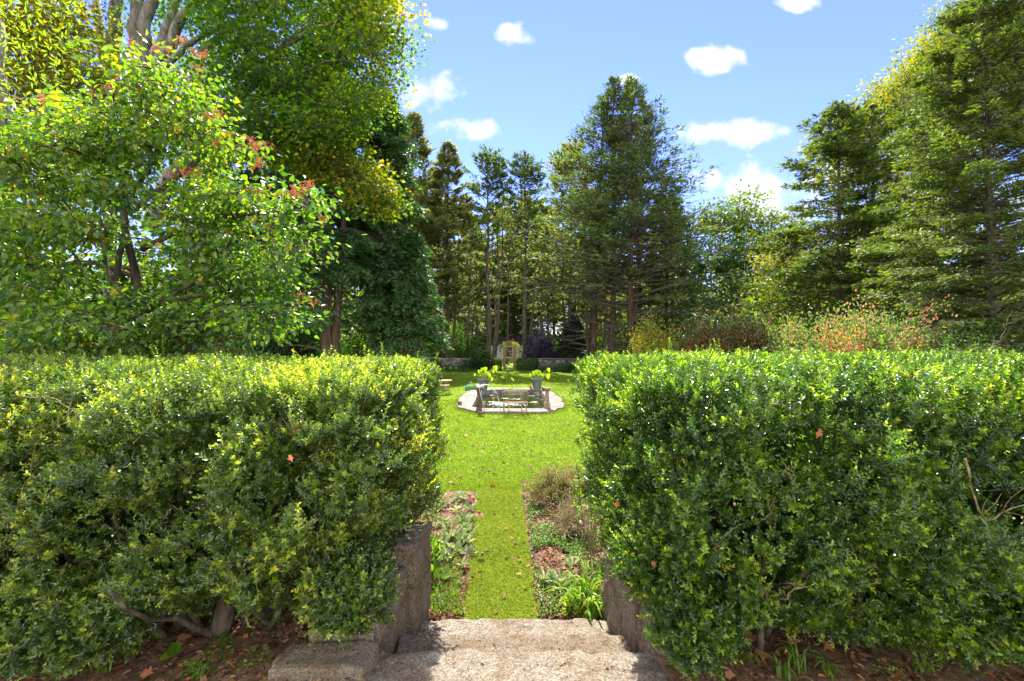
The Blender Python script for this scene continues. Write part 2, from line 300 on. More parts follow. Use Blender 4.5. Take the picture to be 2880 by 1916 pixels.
def granite(nm='granite', dirt=.62, tone=(.86, .92, .96)):
    m, t, out = mat(nm); pb = N(t, 'ShaderNodeBsdfPrincipled')
    f = noise(t, 60, 6, .8); g = noise(t, 3.2, 5, .65); h = noise(t, 17, 6, .8)
    c1 = ramp(t, f, [(.36, (.11, .085, .065)), (.46, (.23, .19, .155)), (.56, (.38, .325, .27)), (.66, (.60, .55, .49))])
    c2 = ramp(t, g, [(.34, (.62, .48, .36)), (.47, (.92, .80, .68)), (.56, (1, .93, .86)), (.68, (1.1, 1.06, 1.0))])
    mu = N(t, 'ShaderNodeMix', data_type='RGBA', blend_type='MULTIPLY'); mu.inputs[0].default_value = 1; t.links.new(c1, mu.inputs[6]); t.links.new(c2, mu.inputs[7])
    lich = ramp(t, h, [(.57, (0, 0, 0)), (.63, (1, 1, 1))])
    m2 = N(t, 'ShaderNodeMix', data_type='RGBA'); t.links.new(math_(t, 'MULTIPLY', lich, .5), m2.inputs[0]); t.links.new(mu.outputs[2], m2.inputs[6]); m2.inputs[7].default_value = (.42, .41, .32, 1)
    dk = ramp(t, noise(t, 9, 8, .85), [(.38, (1, 1, 1)), (.47, (0, 0, 0))])
    m3 = N(t, 'ShaderNodeMix', data_type='RGBA'); t.links.new(math_(t, 'MULTIPLY', dk, dirt), m3.inputs[0]); t.links.new(m2.outputs[2], m3.inputs[6]); m3.inputs[7].default_value = (.085, .068, .052, 1)
    m4 = N(t, 'ShaderNodeMix', data_type='RGBA', blend_type='MULTIPLY'); m4.inputs[0].default_value = 1; t.links.new(m3.outputs[2], m4.inputs[6]); m4.inputs[7].default_value = (*tone, 1)
    t.links.new(m4.outputs[2], pb.inputs['Base Color']); pb.inputs['Roughness'].default_value = .85; pb.inputs['Specular IOR Level'].default_value = .3
    b = N(t, 'ShaderNodeBump'); b.inputs['Strength'].default_value = 1; b.inputs['Distance'].default_value = .03
    t.links.new(math_(t, 'ADD', noise(t, 30, 8, .8), math_(t, 'MULTIPLY', noise(t, 7, 6, .7), 2)), b.inputs['Height']); t.links.new(b.outputs[0], pb.inputs['Normal'])
    t.links.new(pb.outputs[0], out.inputs[0]); return m
M_granite = granite(); M_granite_b = granite('brown_granite', .8, (.70, .70, .67)); M_granite_d = granite('dirty_granite', .95, (.60, .59, .55)); M_granite_w = granite('wall_granite', .75, (.74, .77, .76))
M_flag = solid('flagstone', [(.3, (.075, .062, .052)), (.5, (.135, .115, .10)), (.7, (.20, .18, .155))], 3.5, .8, .5, 18)
M_wallstone = solid('fieldstone', [(.3, (.05, .05, .05)), (.5, (.16, .155, .15)), (.7, (.34, .34, .32))], 2.6, .9, .7, 6, bdist=.05)
M_post = solid('weathered_cast_stone', [(.3, (.10, .065, .045)), (.5, (.19, .13, .095)), (.7, (.27, .21, .16))], 9, .85, .5)
M_post_dark = solid('dark_cast_stone', [(.3, (.028, .02, .015)), (.5, (.075, .05, .035)), (.7, (.15, .10, .07))], 9, .85, .5)
M_pot = solid('grey_pot', [(.3, (.10, .115, .12)), (.7, (.16, .175, .18))], 5, .65, .15)
M_potsoil = solid('pot_soil', [(.3, (.03, .02, .012)), (.7, (.07, .05, .03))], 20, .95, .6)
M_iron = solid('rusty_iron', [(.3, (.12, .075, .035)), (.5, (.22, .16, .08)), (.7, (.32, .25, .14))], 30, .6, .2, metal=.2)
M_seat = solid('rusty_seat', [(.3, (.20, .10, .065)), (.7, (.34, .20, .14))], 25, .7, .2)
M_hose = solid('green_hose', [(.3, (.01, .13, .085)), (.7, (.03, .22, .15))], 10, .4, 0, spec=.5)
M_ghose = solid('grey_hose', [(.3, (.25, .27, .28)), (.7, (.4, .42, .43))], 10, .4, 0, spec=.5)
M_white = solid('white_fitting', [(.3, (.5, .5, .5)), (.7, (.75, .75, .74))], 10, .5, 0)
M_boxgrey = solid('grey_box', [(.3, (.07, .08, .09)), (.7, (.11, .12, .13))], 10, .5, 0)
M_cedarwood = solid('cedar_wood', [(.3, (.20, .13, .07)), (.7, (.38, .28, .17))], 12, .7, .3, stretch=(3, 3, .6))
M_redwood = solid('red_wood', [(.3, (.13, .05, .025)), (.7, (.26, .11, .05))], 12, .6, .3, stretch=(3, 3, .6))
M_housewall = solid('white_clapboard', [(.3, (.62, .66, .72)), (.7, (.78, .80, .82))], 2, .7, 0)
M_shingle = solid('dark_shingle', [(.3, (.018, .018, .022)), (.7, (.05, .05, .058))], 6, .9, .5)
M_glass = solid('dark_pane', [(.3, (.02, .03, .05)), (.7, (.05, .06, .09))], 2, .15, 0, spec=.6)
M_foam = solid('white_splash', [(.3, (.75, .8, .82)), (.7, (.9, .92, .93))], 5, .3, 0)
M_pad = leaf_mat('lily_pad', [(0, (.10, .15, .05)), (.5, (.30, .35, .18)), (1, (.50, .50, .38))], trans=.1, rough=.25, spec=.8, patch=0)
M_orangefish = solid('orange_fish', [(.3, (.30, .07, .012)), (.7, (.42, .14, .03))], 20, .35, 0)
M_basin = solid('pond_lining', [(.3, (.012, .02, .008)), (.7, (.04, .05, .02))], 3, .8, .3)

def water_mat():
    m, t, out = mat('pond_water'); pb = N(t, 'ShaderNodeBsdfPrincipled')
    pb.inputs['Base Color'].default_value = (.016, .026, .005, 1); pb.inputs['Roughness'].default_value = .06; pb.inputs['IOR'].default_value = 1.33
    b = N(t, 'ShaderNodeBump'); b.inputs['Strength'].default_value = .12; b.inputs['Distance'].default_value = .02
    t.links.new(noise(t, 9, 3), b.inputs['Height']); t.links.new(b.outputs[0], pb.inputs['Normal']); t.links.new(pb.outputs[0], out.inputs[0]); return m
M_water = water_mat()
def lawn_mat():
    m, t, out = mat('lawn_turf'); pb = N(t, 'ShaderNodeBsdfPrincipled')
    a = noise(t, .55, 5, .6); b = noise(t, 26, 5, .8); c = noise(t, 5, 4, .7)
    f = math_(t, 'ADD', math_(t, 'MULTIPLY', a, .45), math_(t, 'ADD', math_(t, 'MULTIPLY', b, .4), math_(t, 'MULTIPLY', c, .2)))
    col = ramp(t, f, [(.36, (.065, .13, .008)), (.47, (.115, .195, .010)), (.56, (.155, .24, .014)), (.66, (.23, .27, .03))])
    t.links.new(col, pb.inputs['Base Color']); pb.inputs['Roughness'].default_value = .9; pb.inputs['Specular IOR Level'].default_value = .1
    bp = N(t, 'ShaderNodeBump'); bp.inputs['Strength'].default_value = .9; bp.inputs['Distance'].default_value = .05
    t.links.new(noise(t, 38, 5, .8), bp.inputs['Height']); t.links.new(bp.outputs[0], pb.inputs['Normal']); t.links.new(pb.outputs[0], out.inputs[0]); return m
M_lawn = lawn_mat()
M_floor = solid('woodland_floor', [(.3, (.03, .028, .012)), (.5, (.07, .075, .02)), (.7, (.14, .15, .035))], .9, .95, .6, 12, bdist=.1, detail=8)
M_soil = solid('bed_soil', [(.3, (.055, .032, .018)), (.5, (.14, .082, .05)), (.7, (.24, .155, .10))], 14, .95, .9, 45, detail=8, bdist=.03)

# ------------------------------------------------------------------ the setting
def sheet(name, x0, x1, y0, y1, z, nx, ny, m, amp=0, sc=1., kind='structure', hole=None):
    xs = np.linspace(x0, x1, nx+1); ys = np.linspace(y0, y1, ny+1)
    X, Y = np.meshgrid(xs, ys); p = np.stack([X, Y, np.zeros_like(X)], -1)
    Z = z+(fbm(p, sc, 3)-.5)*2*amp
    V = np.stack([X, Y, Z], -1).reshape(-1, 3); a = Acc()
    j, i = np.meshgrid(np.arange(ny), np.arange(nx), indexing='ij'); b = j*(nx+1)+i
    q = np.stack([b, b+1, b+nx+2, b+nx+1], -1).reshape(-1, 4)
    if hole is not None:
        c = V[q].mean(1); q = q[~((c[:, 0] > hole[0]) & (c[:, 0] < hole[1]) & (c[:, 1] > hole[2]) & (c[:, 1] < hole[3]))]
    a.add(V, q.ravel(), np.full(len(q), 4)); o = a.build(name, m, smooth=True)
    tag(o, kind=kind); return o
def strips(name, m, z, X0, X1, Y0, Y1, hx0, hx1, hy0, hy1):
    a = Acc()
    for (x0, x1, y0, y1) in ((X0, hx0, Y0, Y1), (hx1, X1, Y0, Y1), (hx0, hx1, Y0, hy0), (hx0, hx1, hy1, Y1)):
        a.add([[x0, y0, z], [x1, y0, z], [x1, y1, z], [x0, y1, z]], [0, 1, 2, 3], [4])
    o = a.build(name, m); tag(o, kind='structure'); return o
PX0, PX1, PY0, PY1 = -1.85, 1.80, 18.1, 25.2        # hole for the pond
strips('ground', M_floor, -.012, -900, 900, -60, 1500, PX0, PX1, PY0, PY1)
strips('lawn', M_lawn, 0.0, -26, 26, 8.5, 43.9, PX0, PX1, PY0, PY1)
a = Acc()                                             # the strip of turf between the beds, and the turf beyond the gate
ys_ = np.linspace(4.3, 8.5, 85); t_ = (ys_-4.3)/4.2; e1 = -.475-.175*t_+(fbm(np.stack([ys_, ys_*0, ys_*0], 1), 5., 1)-.5)*.07; e2 = .26-.09*t_+(fbm(np.stack([ys_, ys_*0+5, ys_*0], 1), 5., 2)-.5)*.07
i_ = np.arange(84); a.add(np.concatenate([np.c_[e1, ys_, ys_*0+.022], np.c_[e2, ys_, ys_*0+.022]]), np.stack([i_, i_+85, i_+86, i_+1], 1).ravel(), [4]*84)
tag(a.build('grass_path', M_lawn), kind='structure')
a = Acc(); a.add([[-1.1, 43.9, .0], [1.9, 43.9, .0], [6, 66, .0], [-6, 66, .0]], [0, 1, 2, 3], [4])
tag(a.build('far_lawn', M_lawn), kind='structure')
for nm, x0, x1 in (('bed_soil', -4.2, -.48), ('bed_soil', .2, 4.2)):
    xs = 64; ys = 80
    o = sheet(nm, x0, x1, 4.3, 8.47, .004, xs, ys, M_soil, .018, 6.)
    me = o.data; n = len(me.vertices); co = np.zeros(n*3, np.float32); me.vertices.foreach_get('co', co); co = co.reshape(-1, 3)
    tt = (co[:, 1]-4.3)/4.2                               # the beds' inner edges follow the turf strip
    if x0 < 0: co[:, 0] += np.where(co[:, 0] > -1.2, -tt*.17*(co[:, 0]+1.2)/.72, 0)
    else: co[:, 0] += np.where(co[:, 0] < 1.2, (.06-tt*.09)*(1.2-co[:, 0]), 0)
    me.vertices.foreach_set('co', co.ravel())
TZ = .56
def terrace(x0, x1, y0, y1, nx, ny):
    o = sheet('terrace_ground', x0, x1, y0, y1, TZ, nx, ny, M_soil, .035, 2.2)
    return o
terrace(-9, -.97, .2, 4.42, 120, 70); terrace(1.02, 9, .2, 4.42, 120, 70)
terrace(-9, 9, -6, .2, 60, 20)
a = Acc()
for x0, x1 in ((-9, -1.35), (1.45, 9)): a.box(((x0+x1)/2, 4.52, .26), (x1-x0, .2, .6))
tag(a.build('terrace_bank', M_granite), kind='structure')

# stone slabs ----------------------------------------------------------
def stone(acc, lo, hi, r=.04, n=14, amp=.012, seed=1, skew=None, sc=5.):
    lo = np.array(lo, float); hi = np.array(hi, float); c = (lo+hi)/2; h = (hi-lo)/2; r = min(r, h.min()*.9)
    size = h*2; ks = np.clip((size/.025).astype(int), 6, 110)
    for ax in range(3):
        for sg in (-1, 1):
            u, v = [i for i in range(3) if i != ax]
            A, B = np.meshgrid(np.linspace(-1, 1, ks[u]+1), np.linspace(-1, 1, ks[v]+1), indexing='ij')
            p = np.zeros(A.shape+(3,)); p[..., ax] = sg; p[..., u] = A; p[..., v] = B; p = p*h
            q = np.clip(p, -(h-r), h-r); nn = unit(p-q); p = q+nn*r
            wp = p+c
            p = p+nn*((fbm(wp, sc, seed, 4)-.5)*2*amp*2+(fbm(wp, 38., seed+4, 2)-.5)*.012)[..., None]
            p = p+c
            if skew is not None: p = skew(p)
            na, nb = A.shape; i, j = np.meshgrid(np.arange(na-1), np.arange(nb-1), indexing='ij'); b = i*nb+j
            f = np.stack([b, b+nb, b+nb+1, b+1], -1)
            flip = (sg > 0) != (ax == 1)
            if not flip: f = f[..., ::-1]
            acc.add(p.reshape(-1, 3), f.reshape(-1), np.full(f.size//4, 4))
def slab(name, label, lo, hi, seed, group=None, m=None, **k):
    a = Acc(); stone(a, lo, hi, seed=seed, **k); c = np.array([(lo[0]+hi[0])/2, (lo[1]+hi[1])/2, lo[2]])
    o = a.build(name, m or M_granite, smooth=True, loc=c); tag(o, label, 'stone step' if 'step' in name else 'stone', group); return o
GS = 'granite steps down to the lawn'
slab('stone_step', 'lowest granite step, its edge touching the grass path', (-.86, 3.70, -.1), (.90, 4.33, .16), 3, GS, r=.03, amp=.014, sc=9.)
slab('stone_step', 'middle granite step between the two side walls', (-.93, 3.25, .0), (.97, 3.83, .34), 5, GS, M_granite_b, r=.03, amp=.014, sc=9.)
slab('stone_step', 'broad speckled granite step at the top of the flight', (-1.27, 2.35, .2), (1.62, 3.36, .52), 9, GS, r=.035, amp=.016, sc=9.)
slab('paving_stone', 'mossy squarish stone lying left of the broad top step', (-1.86, 2.5, .25), (-1.30, 3.22, .53), 12, None, M_granite_d, r=.04, amp=.022, sc=7.)
lw = thing('side_wall', 'grey stone block wall holding the left side of the steps', 'wall', (-1.1, 4, 0), 'walls beside the steps')
def lskew(p): p = p.copy(); p[..., 0] += (4.4-p[..., 1])*-.085; return p
for lo, hi, sd in (((-1.35, 4.05, -.1), (-.83, 4.60, .97), 21), ((-1.40, 3.36, .1), (-.89, 4.01, .82), 22), ((-1.40, 3.30, .3), (-.90, 3.345, .70), 24), ((-1.50, 3.00, .3), (-.86, 3.28, .64), 23)):
    a = Acc(); stone(a, lo, hi, r=.025, amp=.018, seed=sd, skew=lskew, sc=7.); part(a, 'stone_block', M_granite_w, lw, True)
rw = thing('side_wall', 'lichen streaked upright stones walling the right side of the steps', 'wall', (1.1, 4, 0), 'walls beside the steps')
def rskew(p): p = p.copy(); p[..., 0] += (4.4-p[..., 1])*.085+(p[..., 2]-.3)*.03; return p
for lo, hi, sd in (((.90, 3.98, -.1), (1.30, 4.5, .80), 31), ((.90, 3.62, .1), (1.34, 3.97, .80), 32), ((.93, 3.22, .2), (1.4, 3.61, .76), 33)):
    a = Acc(); stone(a, lo, hi, r=.03, amp=.026, seed=sd, skew=rskew, sc=7.); part(a, 'stone_block', M_granite_w, rw, True)

# ------------------------------------------------------------------ boxwood hedges
def hedge(name, label, x0, x1, yface, yback, ztop, mats, seed, nspr, xden, lobes=(), gaps=(), sh=.9, endlean=0., zend=1.12, und=.9, undfar=.6, zsl=.62):
    rng = np.random.default_rng(seed); zb = TZ+.02; r = .30
    def surf(n, side):
        """points and normals on a rounded, lumpy block; side: front, top, end, back"""
        X = rng.uniform(x0, x1, n); Y = rng.uniform(yface, yback, n); Z = rng.uniform(zb, ztop, n)
        if side == 'front': Y[:] = yface
        if side == 'back': Y[:] = yback
        if side == 'top': Z[:] = ztop
        if side == 'end': X[:] = xden
        p = np.stack([X, Y, Z], 1)
        rr = np.array([r, sh, sh*.62]); lo = np.array([x0+r, yface+sh, zb-.5]); hi = np.array([x1-r, yback-r, ztop-sh*.62])
        q = np.clip(p, lo, hi); dd = (p-q)/rr; nn = unit(dd+1e-6)
        p = q+nn*rr
        return p, unit(nn/rr)
    foli = Acc(); core = Acc(); wood = Acc()
    tot = {'front': .46, 'top': .30, 'end': .16, 'back': .08}
    for side, fr in tot.items():
        n = int(nspr*fr); p, nn = surf(n, side)
        dist = np.abs(p[:, 0]-xden)
        # lumps
        d = ((fbm(p, 3.3, seed, 3)-.5)*.62-.26*np.clip(1-np.abs(vnoise(p+.25*fbm(p, 3., 2)[:, None], 4.6, seed+2)-.5)*7, 0, 1))*(np.where(side == 'top', .2, np.where(side == 'end', .7, 1.)))
        hole = fbm(p, 4.2, seed+5, 3)
        if side in ('front', 'end'):
            zz = (p[:, 2]-zb)/(ztop-zb)
            uw = np.clip((np.abs(p[:, 0])-2.1)/1.0, 0, 1); under = np.clip(1-zz/.40, 0, 1)**1.3*(und*(1-uw)+undfar*uw)
            p[:, 1] += np.where(side == 'front', under, 0)
            if side == 'end': d -= under*.05
            p[:, 1] -= np.where((side == 'front'), .10*np.sin(np.clip(zz, 0, 1)*np.pi), 0)
        depth = rng.exponential(.085, n); depth = np.minimum(depth, .45)
        depth += np.where((hole < .46) & (side != 'top'), (.47-hole)*3.0, 0)
        p = p+nn*(d-depth)[:, None]
        for (lx, ly, lz, lr) in gaps:
            dd = np.linalg.norm((p-np.array([lx, ly, lz]))*np.array([1, .5, 1]), axis=1); p = p[dd > lr] if False else p
        p[:, 0] += endlean*np.clip(2.3-p[:, 2], 0, 2)*np.exp(-np.abs(p[:, 0]-xden)/.8)
        keep = p[:, 2] > np.clip(zend-np.clip(p[:, 1]-3.6, 0, 1.3)*.42-(np.abs(p[:, 0])-abs(xden))*zsl, 0, 9)+rng.normal(size=len(p))*.05
        for (lx, ly, lz, lr) in gaps:
            keep &= ~((np.abs(p[:, 0]-lx)/lr)**2+(np.abs(p[:, 2]-lz)/(lr*.8))**2 < rng.uniform(.6, 1.2, len(p)))|(p[:, 1] > ly)
        p = p[keep]; nnk = nn[keep]
        sprigs(foli, wood, p, nnk, rng, side)
        q = np.nonzero((depth[keep] < .05) & (rng.random(len(p)) < (.008 if side == 'top' else .035)))[0]; sprigs(foli, wood, p[q], unit(nnk[q]+[0, 0, .5]), rng, side, True)
    for (lx, ly, lz, rx, ry, rz, cnt) in lobes:
        dirs = rdir(cnt, rng); dirs[:, 1] -= .3; dirs = unit(dirs); rad = rng.uniform(.45, 1, cnt)**.5
        p = np.array([lx, ly, lz])+dirs*rad[:, None]*np.array([rx, ry, rz])*(1+.5*(fbm(dirs, 2.2, seed+9)-.5))[:, None]
        sprigs(foli, wood, p, dirs, rng, 'front')
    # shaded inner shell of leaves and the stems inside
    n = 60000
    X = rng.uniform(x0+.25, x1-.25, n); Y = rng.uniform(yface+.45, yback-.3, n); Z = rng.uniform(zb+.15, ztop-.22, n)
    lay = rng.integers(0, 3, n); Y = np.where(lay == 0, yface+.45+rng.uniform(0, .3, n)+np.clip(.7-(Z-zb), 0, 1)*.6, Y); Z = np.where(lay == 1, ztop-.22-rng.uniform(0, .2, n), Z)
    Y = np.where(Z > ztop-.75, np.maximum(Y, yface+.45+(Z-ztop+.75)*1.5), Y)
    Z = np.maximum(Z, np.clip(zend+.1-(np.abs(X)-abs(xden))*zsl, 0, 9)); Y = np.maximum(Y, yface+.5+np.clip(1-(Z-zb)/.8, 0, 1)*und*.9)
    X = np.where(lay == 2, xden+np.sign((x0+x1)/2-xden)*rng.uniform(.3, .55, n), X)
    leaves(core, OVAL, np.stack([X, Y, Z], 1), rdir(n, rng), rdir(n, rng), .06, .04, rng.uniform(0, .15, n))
    th = thing(name, label, 'hedge', ((x0+x1)/2, (yface+yback)/2, TZ), 'clipped boxwood hedges flanking the steps')
    part(foli, 'foliage', mats, th); part(core, 'inner_foliage', mats, th)
    inner = Acc()
    for k in range(60):
        bx = xden+np.sign((x0+x1)/2-xden)*rng.uniform(.85, 4.2); by = rng.uniform(yface+.7, yback-.6)
        tip = np.array([bx+rng.normal()*.35, by+rng.normal()*.3-.25, ztop-rng.uniform(.2, 1.2)])
        inner.tube(curve([bx, by, TZ-.02], tip, 7, .12, rng=rng), np.linspace(.028, .008, 7), 6)
    part(inner, 'inner_stem', M_bark_tan, th, True)
    return th, wood
def sprigs(foli, wood, p, nn, rng, side, long=False):
    n = len(p); up = np.array([0, 0, 1.])
    D = unit(nn*.55+up*(.55 if side != 'top' else .5)+rng.normal(size=(n, 3))*.38)
    Ls = rng.uniform(.06, .12, n)*(2.4 if long else 1); m = 24 if long else 12
    ref = unit(np.cross(D, rdir(n, rng))); ref2 = np.cross(D, ref)
    base_r = np.clip(rng.normal(.42, .15, n)+(fbm(p, 6.5, 3, 2)-.5)*.7, 0, 1)
    tipb = rng.random(n) < .35
    for j in range(m):
        k = j//2; t = (k+.6)/(m/2)
        ang = (j % 2)*np.pi+(k % 2)*np.pi/2+rng.normal(size=n)*.25
        rad = ref*np.cos(ang)[:, None]+ref2*np.sin(ang)[:, None]
        ld = unit(D*(.35+.55*t)+rad*(.95-.35*t)+rng.normal(size=(n, 3))*.12)
        pos = p+D*(Ls*t)[:, None]
        L = rng.uniform(.022, .034, n)*(1.05-.25*t)
        rn = np.clip(base_r+rng.normal(size=n)*.07+np.where(tipb & (k >= m//2-2), .33, 0), 0, 1)
        rn = np.where(rng.random(n) < .004, 1., np.minimum(rn, .95))
        leaves(foli, OVAL, pos, ld, D, L, L*.60, rn)
    # a stem for one sprig in eight
    idx = np.nonzero(rng.random(n) < .10)[0]
    a = p[idx]-D[idx]*.06; b = p[idx]+D[idx]*(Ls[idx]*.9)[:, None]; s = ref[idx]*.0018; s2 = ref2[idx]*.0018
    V = np.stack([a+s, a-s*.5+s2, a-s*.5-s2, b], 1)
    wood.template(V, ((0, 1, 3), (1, 2, 3), (2, 0, 3)), rng.random(len(idx)))
def branches(wood, specs, rng):
    for pts, r in specs:
        q = np.array([P(u_, v_, d_+(.10 if i_ < len(pts)/2 else .02)) for i_, (u_, v_, d_) in enumerate(pts)]); t = np.linspace(0, 1, len(q)); tt = np.linspace(0, 1, 12)
        path = np.stack([np.interp(tt, t, q[:, i]) for i in range(3)], 1)+rng.normal(size=(12, 3))*.007; r *= .75
        wood.tube(path, np.linspace(r, r*.45, 12), 7)
        for k in range(6):
            i = rng.integers(3, 11); e = path[i]+unit(rng.normal(size=3)+[0, -.4, .9])*rng.uniform(.07, .18)
            wood.tube(curve(path[i], e, 4, .1, rng=rng), np.linspace(r*.4, r*.15, 4), 5)
rb = np.random.default_rng(5)
LOB_L = [(*P(985, 1665, 2.95), .25, .24, .22, 1100), (*P(150, 1745, 2.9), .6, .3, .26, 1300)]
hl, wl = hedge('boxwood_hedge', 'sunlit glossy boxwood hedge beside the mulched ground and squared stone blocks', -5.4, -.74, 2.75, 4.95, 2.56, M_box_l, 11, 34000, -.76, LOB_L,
               gaps=[(-1.35, 3.3, 1.35, .13), (-2.4, 3.2, 1.6, .15)], sh=.68, endlean=-.03, zend=1.58, und=1.15, undfar=.55, zsl=.9)
branches(wl, [([(760, 1240, 2.95), (800, 1225, 2.85), (845, 1208, 2.8)], .016), ([(880, 1275, 2.95), (930, 1255, 2.85), (985, 1212, 2.85)], .013),
              ([(810, 1525, 2.95), (850, 1535, 2.8), (892, 1528, 2.75)], .012), ([(60, 1480, 2.8), (90, 1250, 2.6), (180, 1190, 2.55), (310, 1182, 2.55)], .004),
              ([(40, 1125, 2.6), (120, 1115, 2.55), (200, 1150, 2.55), (235, 1205, 2.6)], .004), ([(0, 1450, 2.7), (40, 1435, 2.6), (60, 1400, 2.6)], .012)], rb)
part(wl, 'stem', M_twig, hl, True)
a = Acc(); a.tube(curve(P(620, 1770, 3.45), P(655, 1620, 3.4), 7, .05), np.linspace(.075, .05, 7), 10); a.tube(curve(P(520, 1755, 3.55), P(470, 1620, 3.5), 7, .05), np.linspace(.06, .04, 7), 10); part(a, 'trunk', M_bark_tan, hl, True)
LOB_R = [(*P(1950, 1740, 2.85), .26, .24, .30, 700), (*P(2350, 1650, 2.95), .5, .3, .3, 800), (*P(2700, 1700, 2.8), .45, .3, .3, 800), (*P(1840, 1560, 3.1), .25, .3, .3, 500)]
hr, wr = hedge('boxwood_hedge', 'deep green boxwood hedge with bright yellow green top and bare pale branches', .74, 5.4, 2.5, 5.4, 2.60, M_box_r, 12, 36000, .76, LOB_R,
               gaps=[(2.15, 3.1, 1.25, .16), (1.5, 3.2, 1.5, .12)], sh=.55, endlean=.10, zend=1.2, und=.95, undfar=.8)
branches(wr, [([(2215, 1315, 2.5), (2230, 1360, 2.45), (2240, 1420, 2.5)], .009), ([(2130, 1480, 2.5), (2160, 1450, 2.4), (2190, 1380, 2.5)], .004),
              ([(2355, 1440, 2.6), (2352, 1560, 2.5), (2380, 1635, 2.4), (2420, 1660, 2.4)], .014), ([(2440, 1460, 2.6), (2480, 1570, 2.45), (2530, 1600, 2.4), (2590, 1540, 2.35), (2630, 1500, 2.35)], .008),
              ([(2320, 1430, 2.6), (2380, 1500, 2.5), (2405, 1570, 2.45)], .008), ([(2710, 1290, 2.4), (2750, 1430, 2.35), (2770, 1470, 2.4), (2880, 1410, 2.3)], .009), ([(2700, 1000, 3.6), (2690, 985, 3.5), (2640, 960, 3.4), (2618, 935, 3.4), (2625, 925, 3.4)], .005), ([(2780, 1000, 3.3), (2800, 970, 3.3), (2830, 930, 3.3), (2822, 905, 3.3)], .005),
              ([(1980, 1570, 2.6), (2000, 1550, 2.5), (2020, 1530, 2.5)], .011), ([(2190, 1700, 2.5), (2230, 1660, 2.4), (2290, 1640, 2.4)], .007), ([(2170, 1725, 2.5), (2160, 1680, 2.45), (2140, 1660, 2.5)], .007)], rb)
part(wr, 'stem', M_twig, hr, True)

